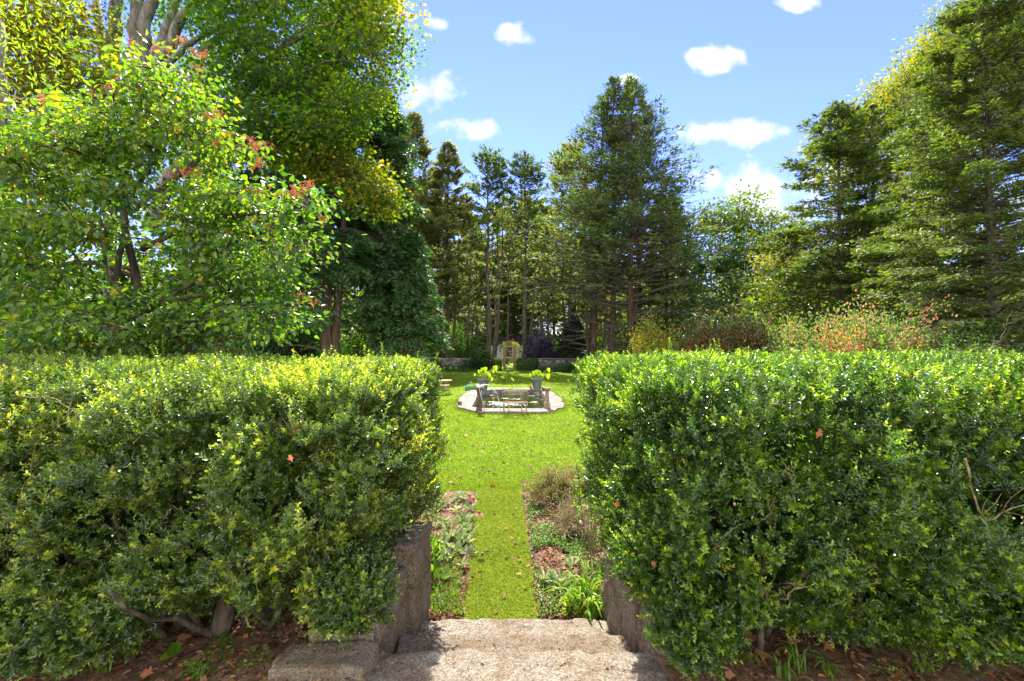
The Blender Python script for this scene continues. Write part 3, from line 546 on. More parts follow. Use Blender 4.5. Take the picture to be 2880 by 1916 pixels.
# ------------------------------------------------------------------ trees
def needle(acc, pos, d, L, W, rnd, rng, tpl=FERN):
    leaves(acc, tpl, pos, d, unit(np.array([0, 0, 1.])+rng.normal(size=(len(pos), 3))*.7), L, W, rnd)
def conifer(name, label, base, H, z0, rad, mleaf, mbark, seed, nbr=150, k=26, sl=.42, sw=.16, droop=.15, rise=.15, bare=.25, tr=.2, lean=(0, 0), group=None,
            prof=None, weep=0., twig=6, asym=(0, 0), extra_trunks=(), cat='tree', dead=0, low=.6):
    """H top height, z0 lowest branch, rad crown radius; k sprays per metre of branch"""
    rng = np.random.default_rng(seed); base = np.array(base, float)
    th = thing(name, label, cat, base, group); fo = Acc(); wo = Acc(); tk = Acc()
    n = 14; t = np.linspace(0, 1, n); wob = np.cumsum(rng.normal(size=(n, 2))*.05*H/20, 0); wob -= wob[0]
    tp = np.stack([base[0]+lean[0]*t+wob[:, 0], base[1]+lean[1]*t+wob[:, 1], base[2]+(H-base[2])*t], 1)
    tk.tube(tp, np.interp(t, [0, .03, 1], [tr*1.35, tr, tr*.08]), 10)
    for (dx, dy, hh, rr) in extra_trunks:
        q = tp.copy(); q[:, 0] += dx*np.minimum(1, .35+t); q[:, 1] += dy; q[:, 2] = base[2]+(hh-base[2])*t; q[:, :2] += rng.normal(size=2)*.1
        tk.tube(q, rr*(1-.85*t), 8)
    prof = prof or (lambda s: (1-s)**.75)
    for i in range(nbr):
        f = rng.random()**.85; z = z0+(H-z0)*f
        L = rad*prof(f)*rng.uniform(.55, 1.12)+.25; az = rng.uniform(0, 2*np.pi)
        L *= 1+asym[0]*math.cos(az)+asym[1]*math.sin(az)
        o = np.array([np.interp(z, tp[:, 2], tp[:, 0]), np.interp(z, tp[:, 2], tp[:, 1]), z])
        d = np.array([math.cos(az), math.sin(az), 0]); pd = np.array([-d[1], d[0], 0])
        rs = rise+f*.38+rng.normal()*.09; dp = droop+rng.normal()*.05
        def pos(s): s = np.asarray(s)[..., None]; return o+d*L*s+np.array([0, 0, 1.])*L*(rs*s-dp*s*s*1.6)
        wo.tube(pos(np.linspace(0, 1, 6)), np.linspace(tr*.20*(.3+.7*(1-f)), .008, 6), 4, cap=False)
        m = int(L*k*rng.uniform(.6, 1.2)*(low+(1-low)*min(1, f/.45)))+4
        nc = max(3, int(L*1.6)); cs = rng.uniform(bare, 1.0, nc)**.8; s = np.clip(cs[rng.integers(0, nc, m)]+rng.normal(size=m)*.07, bare*.5, 1.04)
        wd = .34*L*(1.05-s)+.14; lat = rng.uniform(-1, 1, m)*wd
        p = pos(s)+pd*lat[:, None]; p[:, 2] -= np.abs(lat)*.22+rng.uniform(0, 1, m)*weep-rng.normal(size=m)*.06
        dd = d*.6+pd*np.sign(lat)[:, None]*.75+np.array([0, 0, -.15-weep*1.2+f*.4])+rng.normal(size=(m, 3))*.3
        needle(fo, p, dd, rng.uniform(.6, 1.2, m)*sl, rng.uniform(.7, 1.2, m)*sw, np.clip(rng.normal(.45, .2, m), 0, 1), rng)
        for q in range(twig):
            s0 = rng.uniform(.25, .95); a0 = pos(s0); sg = rng.choice([-1, 1]); e = a0+(pd*sg*.8+d*.6+rng.normal(size=3)*.15)*(.3*L*(1.05-s0)+.25)
            wo.tube(np.array([a0, (a0+e)/2+[0, 0, .04], e]), [.016, .011, .006], 3, cap=False)
    for i in range(dead):
        z = rng.uniform(base[2]+1.5, z0+1); az = rng.uniform(0, 2*np.pi); o = np.array([np.interp(z, tp[:, 2], tp[:, 0]), np.interp(z, tp[:, 2], tp[:, 1]), z]); L = rad*rng.uniform(.3, .7)
        e = o+np.array([math.cos(az)*L, math.sin(az)*L, rng.uniform(-.1, .4)*L]); wo.tube(curve(o, e, 5, .1, rng=rng), np.linspace(tr*.16, .006, 5), 4, cap=False)
    # leading shoot
    m = int(60*sl/.4); zz = rng.uniform(.9, 1.0, m); p = np.stack([np.interp(zz, t, tp[:, 0]), np.interp(zz, t, tp[:, 1]), base[2]+(H-base[2])*zz], 1)+rng.normal(size=(m, 3))*.12
    needle(fo, p, rng.normal(size=(m, 3))*.7+[0, 0, .9], sl*.9, sw, rng.random(m), rng)
    part(tk, 'trunk', mbark, th, True); part(wo, 'branch', M_twig_dark, th); part(fo, 'crown', mleaf, th)
    return th

def broadleaf(name, label, base, lobes, mleaf, mbark, seed, ls=.12, lw=.1, per=30, spread=.35, tpl=MAPLE, tr=.3, trunk_top=None, trunk_pts=None, group=None, limbs=None,
              cat='tree', droop=.3, rfun=None, shell=.45, anchors=None, twr=.012, smooth_t=True, rbase=.4, rvar=.2, fork=0):
    """lobes: (centre xyz, radii xyz, clusters)"""
    rng = np.random.default_rng(seed); base = np.array(base, float)
    th = thing(name, label, cat, base, group); fo = Acc(); wo = Acc(); tk = Acc()
    cs = np.array([l[0] for l in lobes])
    if trunk_pts is None:
        top = np.array(trunk_top if trunk_top is not None else [cs[:, 0].mean(), cs[:, 1].mean(), base[2]+(cs[:, 2].mean()-base[2])*.6])
        trunk_pts = curve(base, top, 8, .04, rng=rng)
    trunk_pts = np.array(trunk_pts, float)
    tk.tube(trunk_pts, np.interp(np.linspace(0, 1, len(trunk_pts)), [0, .06, 1], [tr*1.35, tr, tr*.45]), 12)
    for c, r, ncl in lobes:
        c = np.array(c, float); r = np.array(r, float)
        i = rng.integers(len(trunk_pts)//2, len(trunk_pts))
        below = [j for j in range(len(trunk_pts)) if trunk_pts[j, 2] < c[2]]
        i = min(i, below[-1] if below else 0)
        st0 = trunk_pts[i]
        if anchors is not None:
            an = np.asarray(anchors); dd_ = np.linalg.norm(an-c, axis=1)+np.where(an[:, 2] > c[2]+.1, 5, 0)+rng.uniform(0, .25, len(an))*np.linalg.norm(r)*2; st0 = an[np.argmin(dd_)]
        lim = curve(st0, c, 8, .09, .04, rng=rng); lr = max(twr*2.2, tr*.32) if anchors is None else twr*1.5
        wo.tube(lim, np.linspace(lr, lr*.35, 8), 7)
        d = rdir(ncl, rng); rad = shell+(1-shell)*rng.random(ncl)**.6
        lump = 1+.95*(fbm(d*1.0+c, 1.9, seed+3, 2)-.45)
        cp = c+d*(rad*lump)[:, None]*r
        for q in range(ncl):
            if q % 2 == 0 or ncl < 60:
                st = lim[rng.integers(4, 8)]; wo.tube(curve(st, cp[q], 5, .1, .03, rng=rng), np.linspace(twr, twr*.35, 5), 4, cap=False)
        n = ncl*per; ci = np.repeat(np.arange(ncl), per)
        off = rng.normal(size=(n, 3))*np.array([1, 1, .6])*spread*.5
        p = cp[ci]+off
        ld = unit(off*1.2/spread+d[ci]*.5+np.array([0, 0, -droop])+rng.normal(size=(n, 3))*.4)
        nr = unit(np.array([0, 0, 1.])+rng.normal(size=(n, 3))*.75+d[ci]*.3)
        cr = np.clip(rng.normal(rbase, rvar*.7, ncl), 0, 1)
        rn = np.clip(cr[ci]+rng.normal(size=n)*rvar*.5, 0, 1)
        if rfun is not None: rn = np.clip(rn+rfun(p), 0, 1)
        sc = rng.uniform(.7, 1.2, n)
        leaves(fo, tpl, p, ld, nr, ls*sc, lw*sc, rn)
    part(tk, 'trunk', mbark, th, smooth_t); part(wo, 'branch', mbark, th, True); part(fo, 'crown', mleaf, th)
    return th
def lob(u, v, d, ru, rv, rd, n): return (P(u, v, d), (ru/FPX*d, rd, rv/FPX*d), n)
# near dogwood-like shrub at the left
poly = np.array([(-120, 430), (60, 330), (230, 290), (330, 250), (430, 130), (560, 150), (590, 260), (640, 380), (730, 415), (800, 530), (900, 560), (880, 640), (830, 710), (865, 780), (860, 860), (730, 960), (480, 990), (-120, 1000)], float)
def inside(x, y, pl):
    c = False
    for a_, b_ in zip(pl, np.roll(pl, -1, 0)):
        if (a_[1] > y) != (b_[1] > y) and x < (b_[0]-a_[0])*(y-a_[1])/(b_[1]-a_[1])+a_[0]: c = not c
    return c
rv = np.random.default_rng(404); VL = []
while len(VL) < 185:
    u_, v_ = rv.uniform(-120, 920), rv.uniform(120, 1000)
    if not inside(u_, v_, poly): continue
    d_ = rv.uniform(5.3, 7.6) if v_ < 900 else rv.uniform(5.0, 7.0)
    VL.append((P(u_, v_, d_), (rv.uniform(.25, .5), rv.uniform(.25, .5), rv.uniform(.08, .16)), int(rv.integers(7, 13))))
vb = G(390, 1600, 0.0); vb = np.array([-5.3, 6.4, 0.0])
rg = np.random.default_rng(77)
da = Acc(); DANC = []
for pts in ([(395, 890), (440, 860), (560, 790), (640, 700), (700, 560)], [(398, 900), (340, 840), (300, 760), (280, 620), (290, 480)], [(280, 1010), (290, 900), (270, 820), (200, 700)],
            [(130, 1010), (125, 960), (110, 880), (90, 760)], [(540, 1000), (560, 930), (600, 870), (690, 800)], [(320, 800), (350, 660), (350, 520), (400, 330), (440, 200)], [(470, 1000), (640, 950), (740, 940)], [(355, 560), (420, 480), (480, 380)], [(300, 700), (200, 600), (80, 520), (-40, 480)], [(385, 780), (250, 740), (100, 760), (-60, 720)], [(420, 860), (600, 820), (780, 760)], [(400, 700), (560, 620), (720, 600), (850, 590)], [(360, 600), (500, 500), (600, 420), (680, 430)], [(380, 900), (200, 880), (0, 900)]):
    q = np.array([P(u, v, 6.2+rg.normal()*.1) for u, v in pts]); t = np.linspace(0, 1, len(q)); tt = np.linspace(0, 1, 14)
    pa = np.stack([np.interp(tt, t, q[:, i]) for i in range(3)], 1)+rg.normal(size=(14, 3))*.012
    if q[0][2] < 3: pa = np.concatenate([[[pa[0][0], pa[0][1], 0]], pa])
    da.tube(pa, np.linspace(.04, .012, len(pa)), 7); DANC.append(pa)
dog = broadleaf('dogwood_shrub', 'large spreading dogwood with big round leaves and coral flower stalks, nearest on the left', vb, VL, M_vib, M_bark_tan, 41, ls=.074, lw=.058, per=15, spread=.30, tpl=OVAL if False else HEART,
          tr=.07, trunk_pts=[vb, P(395, 960, 6.4), P(398, 880, 6.4), P(385, 780, 6.4), P(350, 640, 6.3), P(345, 520, 6.3), P(370, 420, 6.2)], anchors=np.concatenate(DANC), twr=.008, droop=.5, rbase=.40, rvar=.3, shell=.1, rfun=lambda p: .22*np.clip((p[:, 2]-4.2)/2.2, 0, 1))
part(da, 'stem', M_bark_tan, dog, True)
a = Acc()
for (u, v, s) in [(300, 255, 90), (440, 150, 130), (440, 330, 100), (560, 215, 50), (640, 400, 60), (700, 410, 50), (730, 420, 40), (710, 470, 50), (860, 540, 60), (800, 560, 60), (890, 620, 40), (740, 550, 60), (830, 720, 50), (150, 285, 60), (370, 265, 60),
                  (520, 500, 70), (720, 640, 60), (600, 330, 40), (860, 850, 40), (280, 690, 60), (560, 160, 30), (590, 340, 30)]:
    for k in range(3 if s < 60 else 6):
        c = P(u+rg.uniform(-s, s)*.6, v+rg.uniform(-s, s)*.25, 5.9+rg.uniform(-.3, .3))
        for j in range(9):
            e = c+np.array([rg.uniform(-1, 1)*.06, rg.uniform(-1, 1)*.05, .05+rg.uniform(0, .025)])
            a.tube([c-[0, 0, .05], c, e], [.004, .003, .003], 3)
            a.tube([e, e+[0, 0, .014]], [.009, .008], 5)
part(a, 'flower_stalk', M_cyme, dog)

# big maple behind it
K = 1.32; mb = np.array([-16.3*K, 17.5*K, 0])
def mrf(p):                                   # leaves turn colour towards the crown's outer end
    return .26*np.clip((p[:, 0]+9.4)/4.5, 0, 1)+.30*np.clip((p[:, 2]-17)/4, 0, 1)*(p[:, 0] > -11)
mpoly = np.array([(500, -140), (1080, -140), (1125, 40), (1115, 160), (1075, 250), (1050, 330), (1030, 330), (1010, 360), (900, 400), (760, 420), (640, 430), (560, 380), (600, 250), (560, 130)], float)
ML = []
while len(ML) < 190:
    u_, v_ = rv.uniform(480, 1200), rv.uniform(-140, 430)
    if inside(u_, v_, mpoly): ML.append((P(u_, v_, rv.uniform(17.5, 22.5)), (rv.uniform(.9, 1.6), rv.uniform(.9, 1.6), rv.uniform(.25, .5)), int(rv.integers(6, 12))))
ML += [lob(430, 40, 22, 90, 60, 1.4, 24), lob(300, -30, 22, 150, 60, 1.6, 30), lob(520, 60, 21, 60, 60, 1.2, 14)]
tp = [mb, P(310, 1000, 17.5*K), P(305, 800, 17.5*K), P(310, 600, 17.5*K), P(300, 400, 17.5*K), P(300, 250, 17.5*K), P(285, 120, 17.5*K), P(265, -40, 17.5*K)]
ml = Acc(); MANC = []
def limb(acc, pts, d, r0, r1, k=8, n=16, d2=None):
    q = np.array([P(u, v, K*(d+((d2 or d)-d)*i/(len(pts)-1))) for i, (u, v) in enumerate(pts)]); t = np.linspace(0, 1, len(q)); tt = np.linspace(0, 1, n)
    pa = np.stack([np.interp(tt, t, q[:, i]) for i in range(3)], 1)+rg.normal(size=(n, 3))*.03; MANC.append(pa); acc.tube(pa, np.linspace(r0*K, r1*K, n), k)
limb(ml, [(300, 250), (320, 120), (325, 30), (340, -60)], 17.4, .26, .18)
limb(ml, [(395, 420), (400, 300), (385, 160), (378, 80), (395, -40)], 16.5, .28, .18)
limb(ml, [(400, 330), (405, 130), (405, 60), (440, -30)], 16, .24, .16)
limb(ml, [(410, 330), (430, 210), (455, 130), (480, 60), (500, -40)], 15.8, .22, .15)
limb(ml, [(430, 215), (480, 130), (505, 60), (545, 15), (560, -40)], 15.6, .20, .11)
limb(ml, [(440, 210), (520, 130), (600, 85), (700, 60)], 15.5, .12, .05)
limb(ml, [(580, 330), (590, 210), (640, 150), (760, 60)], 16, .17, .06)
limb(ml, [(590, 330), (700, 260), (770, 160), (860, 90), (980, 45)], 15.5, .13, .03, d2=14)
limb(ml, [(640, 290), (720, 200), (800, 120), (880, 60)], 15.3, .10, .03, d2=14.4)
limb(ml, [(660, 300), (760, 260), (900, 180), (1040, 160)], 15.3, .09, .02, d2=14)
limb(ml, [(420, 640), (480, 500), (555, 420)], 16, .26, .22)
limb(ml, [(555, 420), (580, 330), (600, 250), (610, 190)], 16, .22, .12)
limb(ml, [(640, 290), (760, 300), (900, 300), (1060, 270)], 15.2, .08, .02)
limb(ml, [(560, 150), (700, 40), (860, -20), (1050, -60)], 15.5, .12, .03)
limb(ml, [(600, 375), (690, 375), (760, 405), (810, 432)], 15, .06, .03)
mp = broadleaf('maple_tree', 'huge old maple with grey forking trunk and green crown turning yellow at its tips', mb, ML, M_maple, M_bark, 51, ls=.16, lw=.16, per=22, spread=.8, tr=.36, trunk_pts=tp, anchors=np.concatenate(MANC), twr=.014, rfun=mrf, rbase=.30, rvar=.2, shell=.2)
part(ml, 'limb', M_bark, mp, True)
# the bough that hangs in front of the conifers belongs to the big maple
gb = np.array([-9, 19.8, 5.])
bo = broadleaf('bough', 'x', gb, [lob(830, 430, 19.5, 80, 45, 1.2, 26), lob(905, 450, 19.5, 85, 50, 1.2, 50), lob(970, 480, 19.5, 90, 55, 1.2, 50), lob(1040, 540, 19.5, 70, 50, 1.0, 46), lob(1085, 570, 19.5, 32, 40, .6, 18), lob(860, 400, 19.5, 60, 40, 1., 20)],
          M_yellow, M_bark, 52, ls=.16, lw=.16, per=30, spread=.75, tr=.07, trunk_pts=[P(700, 390, 19.8), P(760, 400, 19.8), P(830, 425, 19.6), P(900, 440, 19.5), P(980, 470, 19.5)], rbase=.12, rvar=.4, shell=.2)
for ch in list(bo.children):
    ch.location = bo.location-mp.location; ch.parent = mp; ch.name = {'crown': 'bough_foliage', 'trunk': 'bough', 'branch': 'bough_twig'}[ch.name.split('.')[0]]
bpy.data.objects.remove(bo)
# yellow trees at the far left top
for i, (lb, bs, lobs, sd) in enumerate([
    ('tall yellow gold maple behind the dogwood, at the picture edge', (-24, 22, 0), [lob(60, 80, 20, 150, 110, 2, 90), lob(200, 200, 20, 150, 100, 2, 80), lob(60, 260, 20, 140, 90, 2, 70), lob(210, 60, 21, 120, 80, 2, 45), lob(330, 250, 21, 80, 80, 1.5, 20), lob(-80, 120, 19, 120, 200, 2, 50), lob(150, 420, 21, 170, 90, 2, 60)], 53),
    ('yellow and green maple standing between the forked grey trunks', (-15, 27, 0), [lob(520, 180, 26, 120, 90, 2, 40), lob(480, 330, 26, 150, 90, 2, 70), lob(650, 420, 26, 160, 80, 2, 70), lob(330, 420, 26, 130, 90, 2, 50), lob(760, 200, 27, 160, 80, 2, 60), lob(900, 280, 27, 140, 90, 2, 60), lob(560, 560, 26, 180, 90, 2, 70), lob(240, 600, 26, 180, 120, 2, 60)], 54)]):
    broadleaf('maple_tree', lb, bs, lobs, M_yellow, M_bark, sd, ls=.17, lw=.17, per=36, spread=.95, tr=.3, twr=.02, rbase=.35 if i == 0 else .2, rvar=.3, shell=.1)
K = 1.0; a = Acc(); limb(a, [(45, 1100), (25, 800), (20, 560), (10, 380), (0, 200), (0, 60)], 12, .22, .1)
sn = thing('dark_tree', 'thin dark trunk with bare drooping twigs at the left picture edge', 'tree', (-13.1, 12, 0)); part(a, 'trunk', M_bark, sn, True)
a = Acc()
for k in range(26):
    s = P(rg.uniform(0, 20), rg.uniform(200, 700), 12); e = P(rg.uniform(60, 260), rg.uniform(150, 720), 10+rg.uniform(-1, 1)); a.tube(curve(s, e, 7, .12, -.08, rng=rg), np.linspace(.02, .005, 7), 4)
part(a, 'branch', M_twig_dark, sn)
a = Acc(); n = 900; pp = np.array([P(rg.uniform(-60, 230), rg.uniform(0, 420), 10+rg.uniform(-1.5, 1.5)) for _ in range(n)])
leaves(a, DIA, pp, rg.normal(size=(n, 3))+[.3, 0, -.6], rdir(n, rg), .13, .035, rg.uniform(.4, 1, n)); part(a, 'foliage', M_lime, sn)

# left cypresses
CG = 'dark cypresses on the left'
wide = lambda s: (1-s)**.55
dz = lambda v, d: EYE-(v-CY)/FPX*d
def at(u, d): return ((u-CX)/FPX*d, d, 0)
conifer('cypress_tree', 'tall dark cypress with twin reddish trunks left of centre', at(920, 25), dz(40, 25), 3.6, 4.6, M_cypress, M_bark_red, 61, 330, 42, .40, .15, .30, .12, .18, .33, group=CG, prof=wide, weep=.25, extra_trunks=((.72, .3, 15, .30),), twig=4, dead=14)
conifer('cypress_tree', 'blue green cypress with sunlit drooping right edge', at(1085, 28), dz(262, 28), 3.4, 3.3, M_cypress, M_bark_red, 62, 300, 44, .40, .15, .32, .12, .15, .24, group=CG, prof=wide, weep=.28, extra_trunks=((-1.3, .4, 11, .25), (.55, -.3, 12, .22), (1.15, .5, 11, .2)), twig=4, dead=14)
conifer('cypress_tree', 'low spreading cypress whose pale fringe leans over the far lawn', at(1140, 27), dz(640, 27), 2.6, 2.7, M_cypress, M_bark_red, 63, 170, 50, .38, .15, .36, .15, .15, .2, group=CG, prof=wide, weep=.3, twig=4)
conifer('cypress_tree', 'dark cypress half hidden behind the dogwood shrub', at(770, 29), dz(330, 29), 1.5, 4.4, M_cypress, M_bark_red, 64, 260, 36, .42, .16, .3, .12, .2, .25, group=CG, prof=wide, weep=.25, twig=4, dead=14)
conifer('cypress_tree', 'dark cypress deepest in the shade behind the left trees', at(600, 33), dz(420, 33), 1.0, 4.8, M_cypress, M_bark_red, 65, 240, 30, .48, .2, .3, .12, .2, .25, group=CG, prof=wide, weep=.25, twig=3)
# grey green cedars in the middle distance
MG = 'cedars beyond the stone wall'
cz = lambda s: np.where(s > .35, (1-s)**.8*1.15, .72-.3*s)
top = lambda s: (.35+.65*np.clip(s/.7, 0, 1))*np.clip((1-s)/.22, 0, 1)**.8
conifer('cedar_tree', 'tall grey green cedar rising from behind the left cypress', at(1160, 42), dz(330, 42), 5.5, 4.6, M_cedar, M_bark_red, 71, 300, 27, .5, .2, .1, .35, .35, .26, group=MG, weep=-.22, prof=cz, dead=30)
conifer('cedar_tree', 'cedar with a thin pointed leader, second from the left cypress', at(1258, 44), dz(415, 44), 5.5, 4.0, M_cedar, M_bark_red, 72, 260, 26, .5, .2, .1, .35, .35, .25, group=MG, weep=-.22, prof=cz, extra_trunks=((-1.0, .5, 14, .16), (1.0, .3, 13, .18)), dead=30)
conifer('cedar_tree', 'slender bare trunked cedar left of the gate, thin dark top', at(1375, 47), dz(430, 47), 9.5, 2.3, M_pine, M_bark_tan, 73, 105, 22, .5, .19, .08, .45, .3, .27, group=MG, weep=-.22, prof=top, extra_trunks=((.9, .2, 16, .2), (1.5, .4, 18, .18)), dead=34)
conifer('cedar_tree', 'slender bare trunked cedar right of the gate, thin dark top', at(1475, 47), dz(442, 47), 9.5, 2.4, M_pine, M_bark_tan, 74, 105, 22, .5, .19, .08, .45, .3, .27, group=MG, weep=-.22, prof=top, extra_trunks=((1.1, .3, 15, .2),), dead=34)
conifer('cedar_tree', 'yellow green topped cedar just left of the tall dark pine', at(1600, 45), dz(408, 45), 6, 2.8, M_cedar, M_bark_red, 75, 150, 26, .5, .2, .1, .4, .3, .22, group=MG, weep=-.22, prof=top, extra_trunks=((-.9, .3, 15, .15), (.8, .3, 12, .14)), dead=34)
conifer('cedar_tree', 'thin cedar between the two bare trunked ones', at(1425, 54), dz(560, 54), 7, 2.0, M_cedar, M_bark_tan, 76, 80, 20, .5, .2, .08, .45, .3, .15, group=MG, weep=-.22, prof=top, dead=20)
conifer('cedar_tree', 'low pale cedar right of the gate with drooping branches', at(1540, 50), dz(640, 50), 5, 2.6, M_cedar, M_bark_tan, 77, 110, 24, .5, .2, .1, .35, .3, .17, group=MG, weep=-.22, prof=cz, dead=30)
conifer('cedar_tree', 'low pale cedar standing behind the wall left of the gate', at(1315, 50), dz(600, 50), 5, 2.4, M_cedar, M_bark_tan, 78, 110, 24, .5, .2, .1, .35, .3, .17, group=MG, weep=-.22, prof=cz, extra_trunks=((.7, .3, 12, .16),), dead=30)
# pale cedars deeper in the wood: two kinds, copied
DG = 'pale cedars deep behind the gate'
pr1 = conifer('far_cedar', 'pale feathery cedar far behind the wall', at(1340, 62), 19, 4, 3.6, M_cedar, M_bark_tan, 171, 120, 24, .7, .3, .12, .3, .2, .22, group=DG, weep=-.1, prof=cz, dead=16, twig=3)
pr2 = conifer('far_cedar', 'pale feathery cedar far behind the wall', at(1520, 64), 20, 5, 3.8, M_hemlock, M_bark_tan, 172, 120, 24, .7, .3, .12, .3, .2, .24, group=DG, weep=-.1, prof=wide, dead=16, twig=3)
rc = np.random.default_rng(17)
for i, (u, d, h) in enumerate(((1240, 66, 20), (1290, 74, 22), (1390, 78, 22), (1440, 70, 19), (1480, 82, 24), (1560, 72, 21), (1620, 66, 20), (1180, 70, 24), (1130, 62, 22), (1660, 74, 24), (1420, 92, 25), (1310, 95, 27), (1520, 95, 27), (1700, 60, 19), (1890, 70, 19), (1080, 60, 23))):
    c = copy_tree(pr1 if i % 2 else pr2); q = at(u, d); c.location = q; c.rotation_euler = (0, 0, rc.uniform(0, 6)); k = h/17; c.scale = (k, k, k)
# big group right of centre
BG = 'tall dark pines right of the pond'
pz = lambda s: (1-s)**.95
def pine(label, u, d, vt, zb_, rad, seed, n, asym, xt=(), lean=0, k=9.5, low=.25, tr=.28):
    return conifer('pine_tree', label, at(u, d), dz(vt, d), zb_, rad, M_pine, M_bark_red, seed, n, k, .44, .16, .07, .16, .30, tr, group=BG, weep=-.2, low=low, prof=pz, asym=asym, extra_trunks=xt, dead=40, twig=9, lean=(lean, 0))
pine('tallest dark pine with pointed crown right of the pond', 1722, 36, 222, 7, 4.6, 81, 260, (-.05, -.1))
pine('pine with broad dark right flank beside the tallest one', 1772, 35, 238, 4.5, 7.4, 82, 380, (.28, -.1), ((.9, .4, 18, .22),), k=12.5)
pine('leaning pine on the left of the tall pine clump', 1668, 37, 275, 6, 6.4, 83, 280, (-.32, -.1), ((-1.0, .4, 13, .18),), .8)
pine('slim pine squeezed into the middle of the tall clump', 1800, 38, 330, 6, 4.2, 85, 190, (.3, 0))
conifer('pine_tree', 'pine at the right edge of the clump reaching over the red shrub', at(1880, 38), dz(560, 38), 2.5, 3.9, M_pine, M_bark_red, 84, 230, 30, .44, .17, .12, .2, .3, .18, group=BG, weep=-.2, prof=wide, dead=14)
# distant oak
broadleaf('oak_tree', 'rounded oak with yellowing top in the gap right of the pines', at(2070, 60), [lob(2010, 620, 60, 60, 60, 3, 60), lob(2090, 610, 60, 60, 60, 3, 60), lob(2160, 660, 60, 50, 70, 3, 60), lob(2040, 730, 60, 90, 70, 4, 110), lob(2140, 780, 60, 80, 80, 4, 100), lob(2020, 850, 60, 80, 60, 4, 80), lob(2120, 880, 60, 90, 50, 4, 70), lob(1950, 760, 62, 60, 90, 3, 50)],
          M_oak, M_bark, 91, ls=.42, lw=.34, per=26, spread=1.5, tr=.45, twr=.05, rfun=lambda p: .28*np.clip((p[:, 2]-14)/5, 0, 1), shell=.15, rbase=.18, rvar=.25)
# right side
HG = 'hemlocks on the right'
lay = lambda s: (1-s)**.62
conifer('hemlock_tree', 'dark layered hemlock facing the gap of sky', at(2365, 27), dz(300, 27), 1.4, 5.4, M_hemlock, M_bark_tan, 101, 260, 36, .36, .14, .14, .18, .30, .24, group=HG, prof=lay, asym=(-.2, 0), extra_trunks=((-1.3, .3, 10, .12),), dead=10, twig=8)
conifer('hemlock_tree', 'dark hemlock close behind the layered one, lost in foliage', at(2460, 28), dz(270, 28), 2.0, 4.4, M_hemlock, M_bark_tan, 102, 240, 34, .36, .14, .12, .22, .25, .25, group=HG, prof=lay, dead=10)
conifer('hemlock_tree', 'nearest hemlock with speckled trunk and fine grey green sprays, right', at(2785, 17), dz(-60, 17), 1.0, 4.6, M_hemlock, M_bark_tan, 103, 420, 72, .21, .085, .12, .12, .2, .22, group=HG, prof=lay, dead=50, twig=8)
conifer('hemlock_tree', 'hemlock filling the space left of the nearest one', at(2610, 21), dz(170, 21), 1.0, 3.6, M_hemlock, M_bark_tan, 104, 300, 60, .24, .10, .14, .15, .2, .2, group=HG, prof=lay, dead=20)
conifer('hemlock_tree', 'shaded hemlock cut by the right edge of the picture', at(3080, 19), dz(60, 19), 1.0, 4.2, M_hemlock, M_bark_tan, 105, 260, 40, .3, .12, .14, .15, .2, .22, group=HG, prof=lay, dead=20)
broadleaf('walnut_tree', 'tall yellow green walnut rising behind the hemlocks', at(2640, 33), [lob(2450, 330, 33, 90, 70, 2, 60),  lob(2560, 260, 33, 110, 80, 2, 80), lob(2640, 160, 33, 90, 70, 2, 60), lob(2700, 120, 33, 80, 60, 2, 50), lob(2800, 120, 33, 90, 90, 2, 70), lob(2760, 250, 34, 150, 90, 3, 80), lob(2500, 450, 34, 130, 80, 3, 70), lob(2650, 420, 34, 140, 90, 3, 80), lob(2340, 420, 32, 50, 90, 2, 36), lob(2880, 60, 31, 70, 60, 2, 40), lob(2500, 620, 34, 200, 90, 3, 90), lob(2760, 600, 34, 180, 100, 3, 90)],
          M_oak, M_bark, 92, ls=.34, lw=.14, per=30, spread=1.1, tpl=DIA, tr=.35, twr=.03, rbase=.58, rvar=.3, shell=.15, droop=.6)
broadleaf('locust_tree', 'yellow green leafy tree mingling with the top of the nearest hemlock', at(2700, 22), [lob(2740, 60, 22, 110, 60, 1.4, 90), lob(2840, 130, 21, 90, 70, 1.4, 80), lob(2640, 160, 23, 70, 50, 1.3, 70), lob(2560, 240, 24, 60, 45, 1.3, 60), lob(2850, 300, 21, 60, 70, 1.2, 50), lob(2680, 270, 22, 60, 60, 1.2, 50)],
          M_oak, M_bark, 94, ls=.17, lw=.075, per=34, spread=.55, tpl=DIA, tr=.16, twr=.018, rbase=.6, rvar=.3, shell=.15, droop=.5)
broadleaf('yellow_tree', 'low golden leaved tree under the dark layered hemlock', at(2240, 33), [lob(2190, 740, 33, 60, 50, 1.5, 50), lob(2260, 700, 33, 70, 60, 1.5, 60), lob(2330, 760, 33, 80, 70, 1.5, 60), lob(2230, 820, 33, 90, 50, 1.5, 60), lob(2400, 840, 33, 110, 60, 1.5, 50)], M_goldb, M_bark, 93, ls=.17, lw=.12, per=36, spread=.8, tr=.14, rbase=.4, shell=.1)

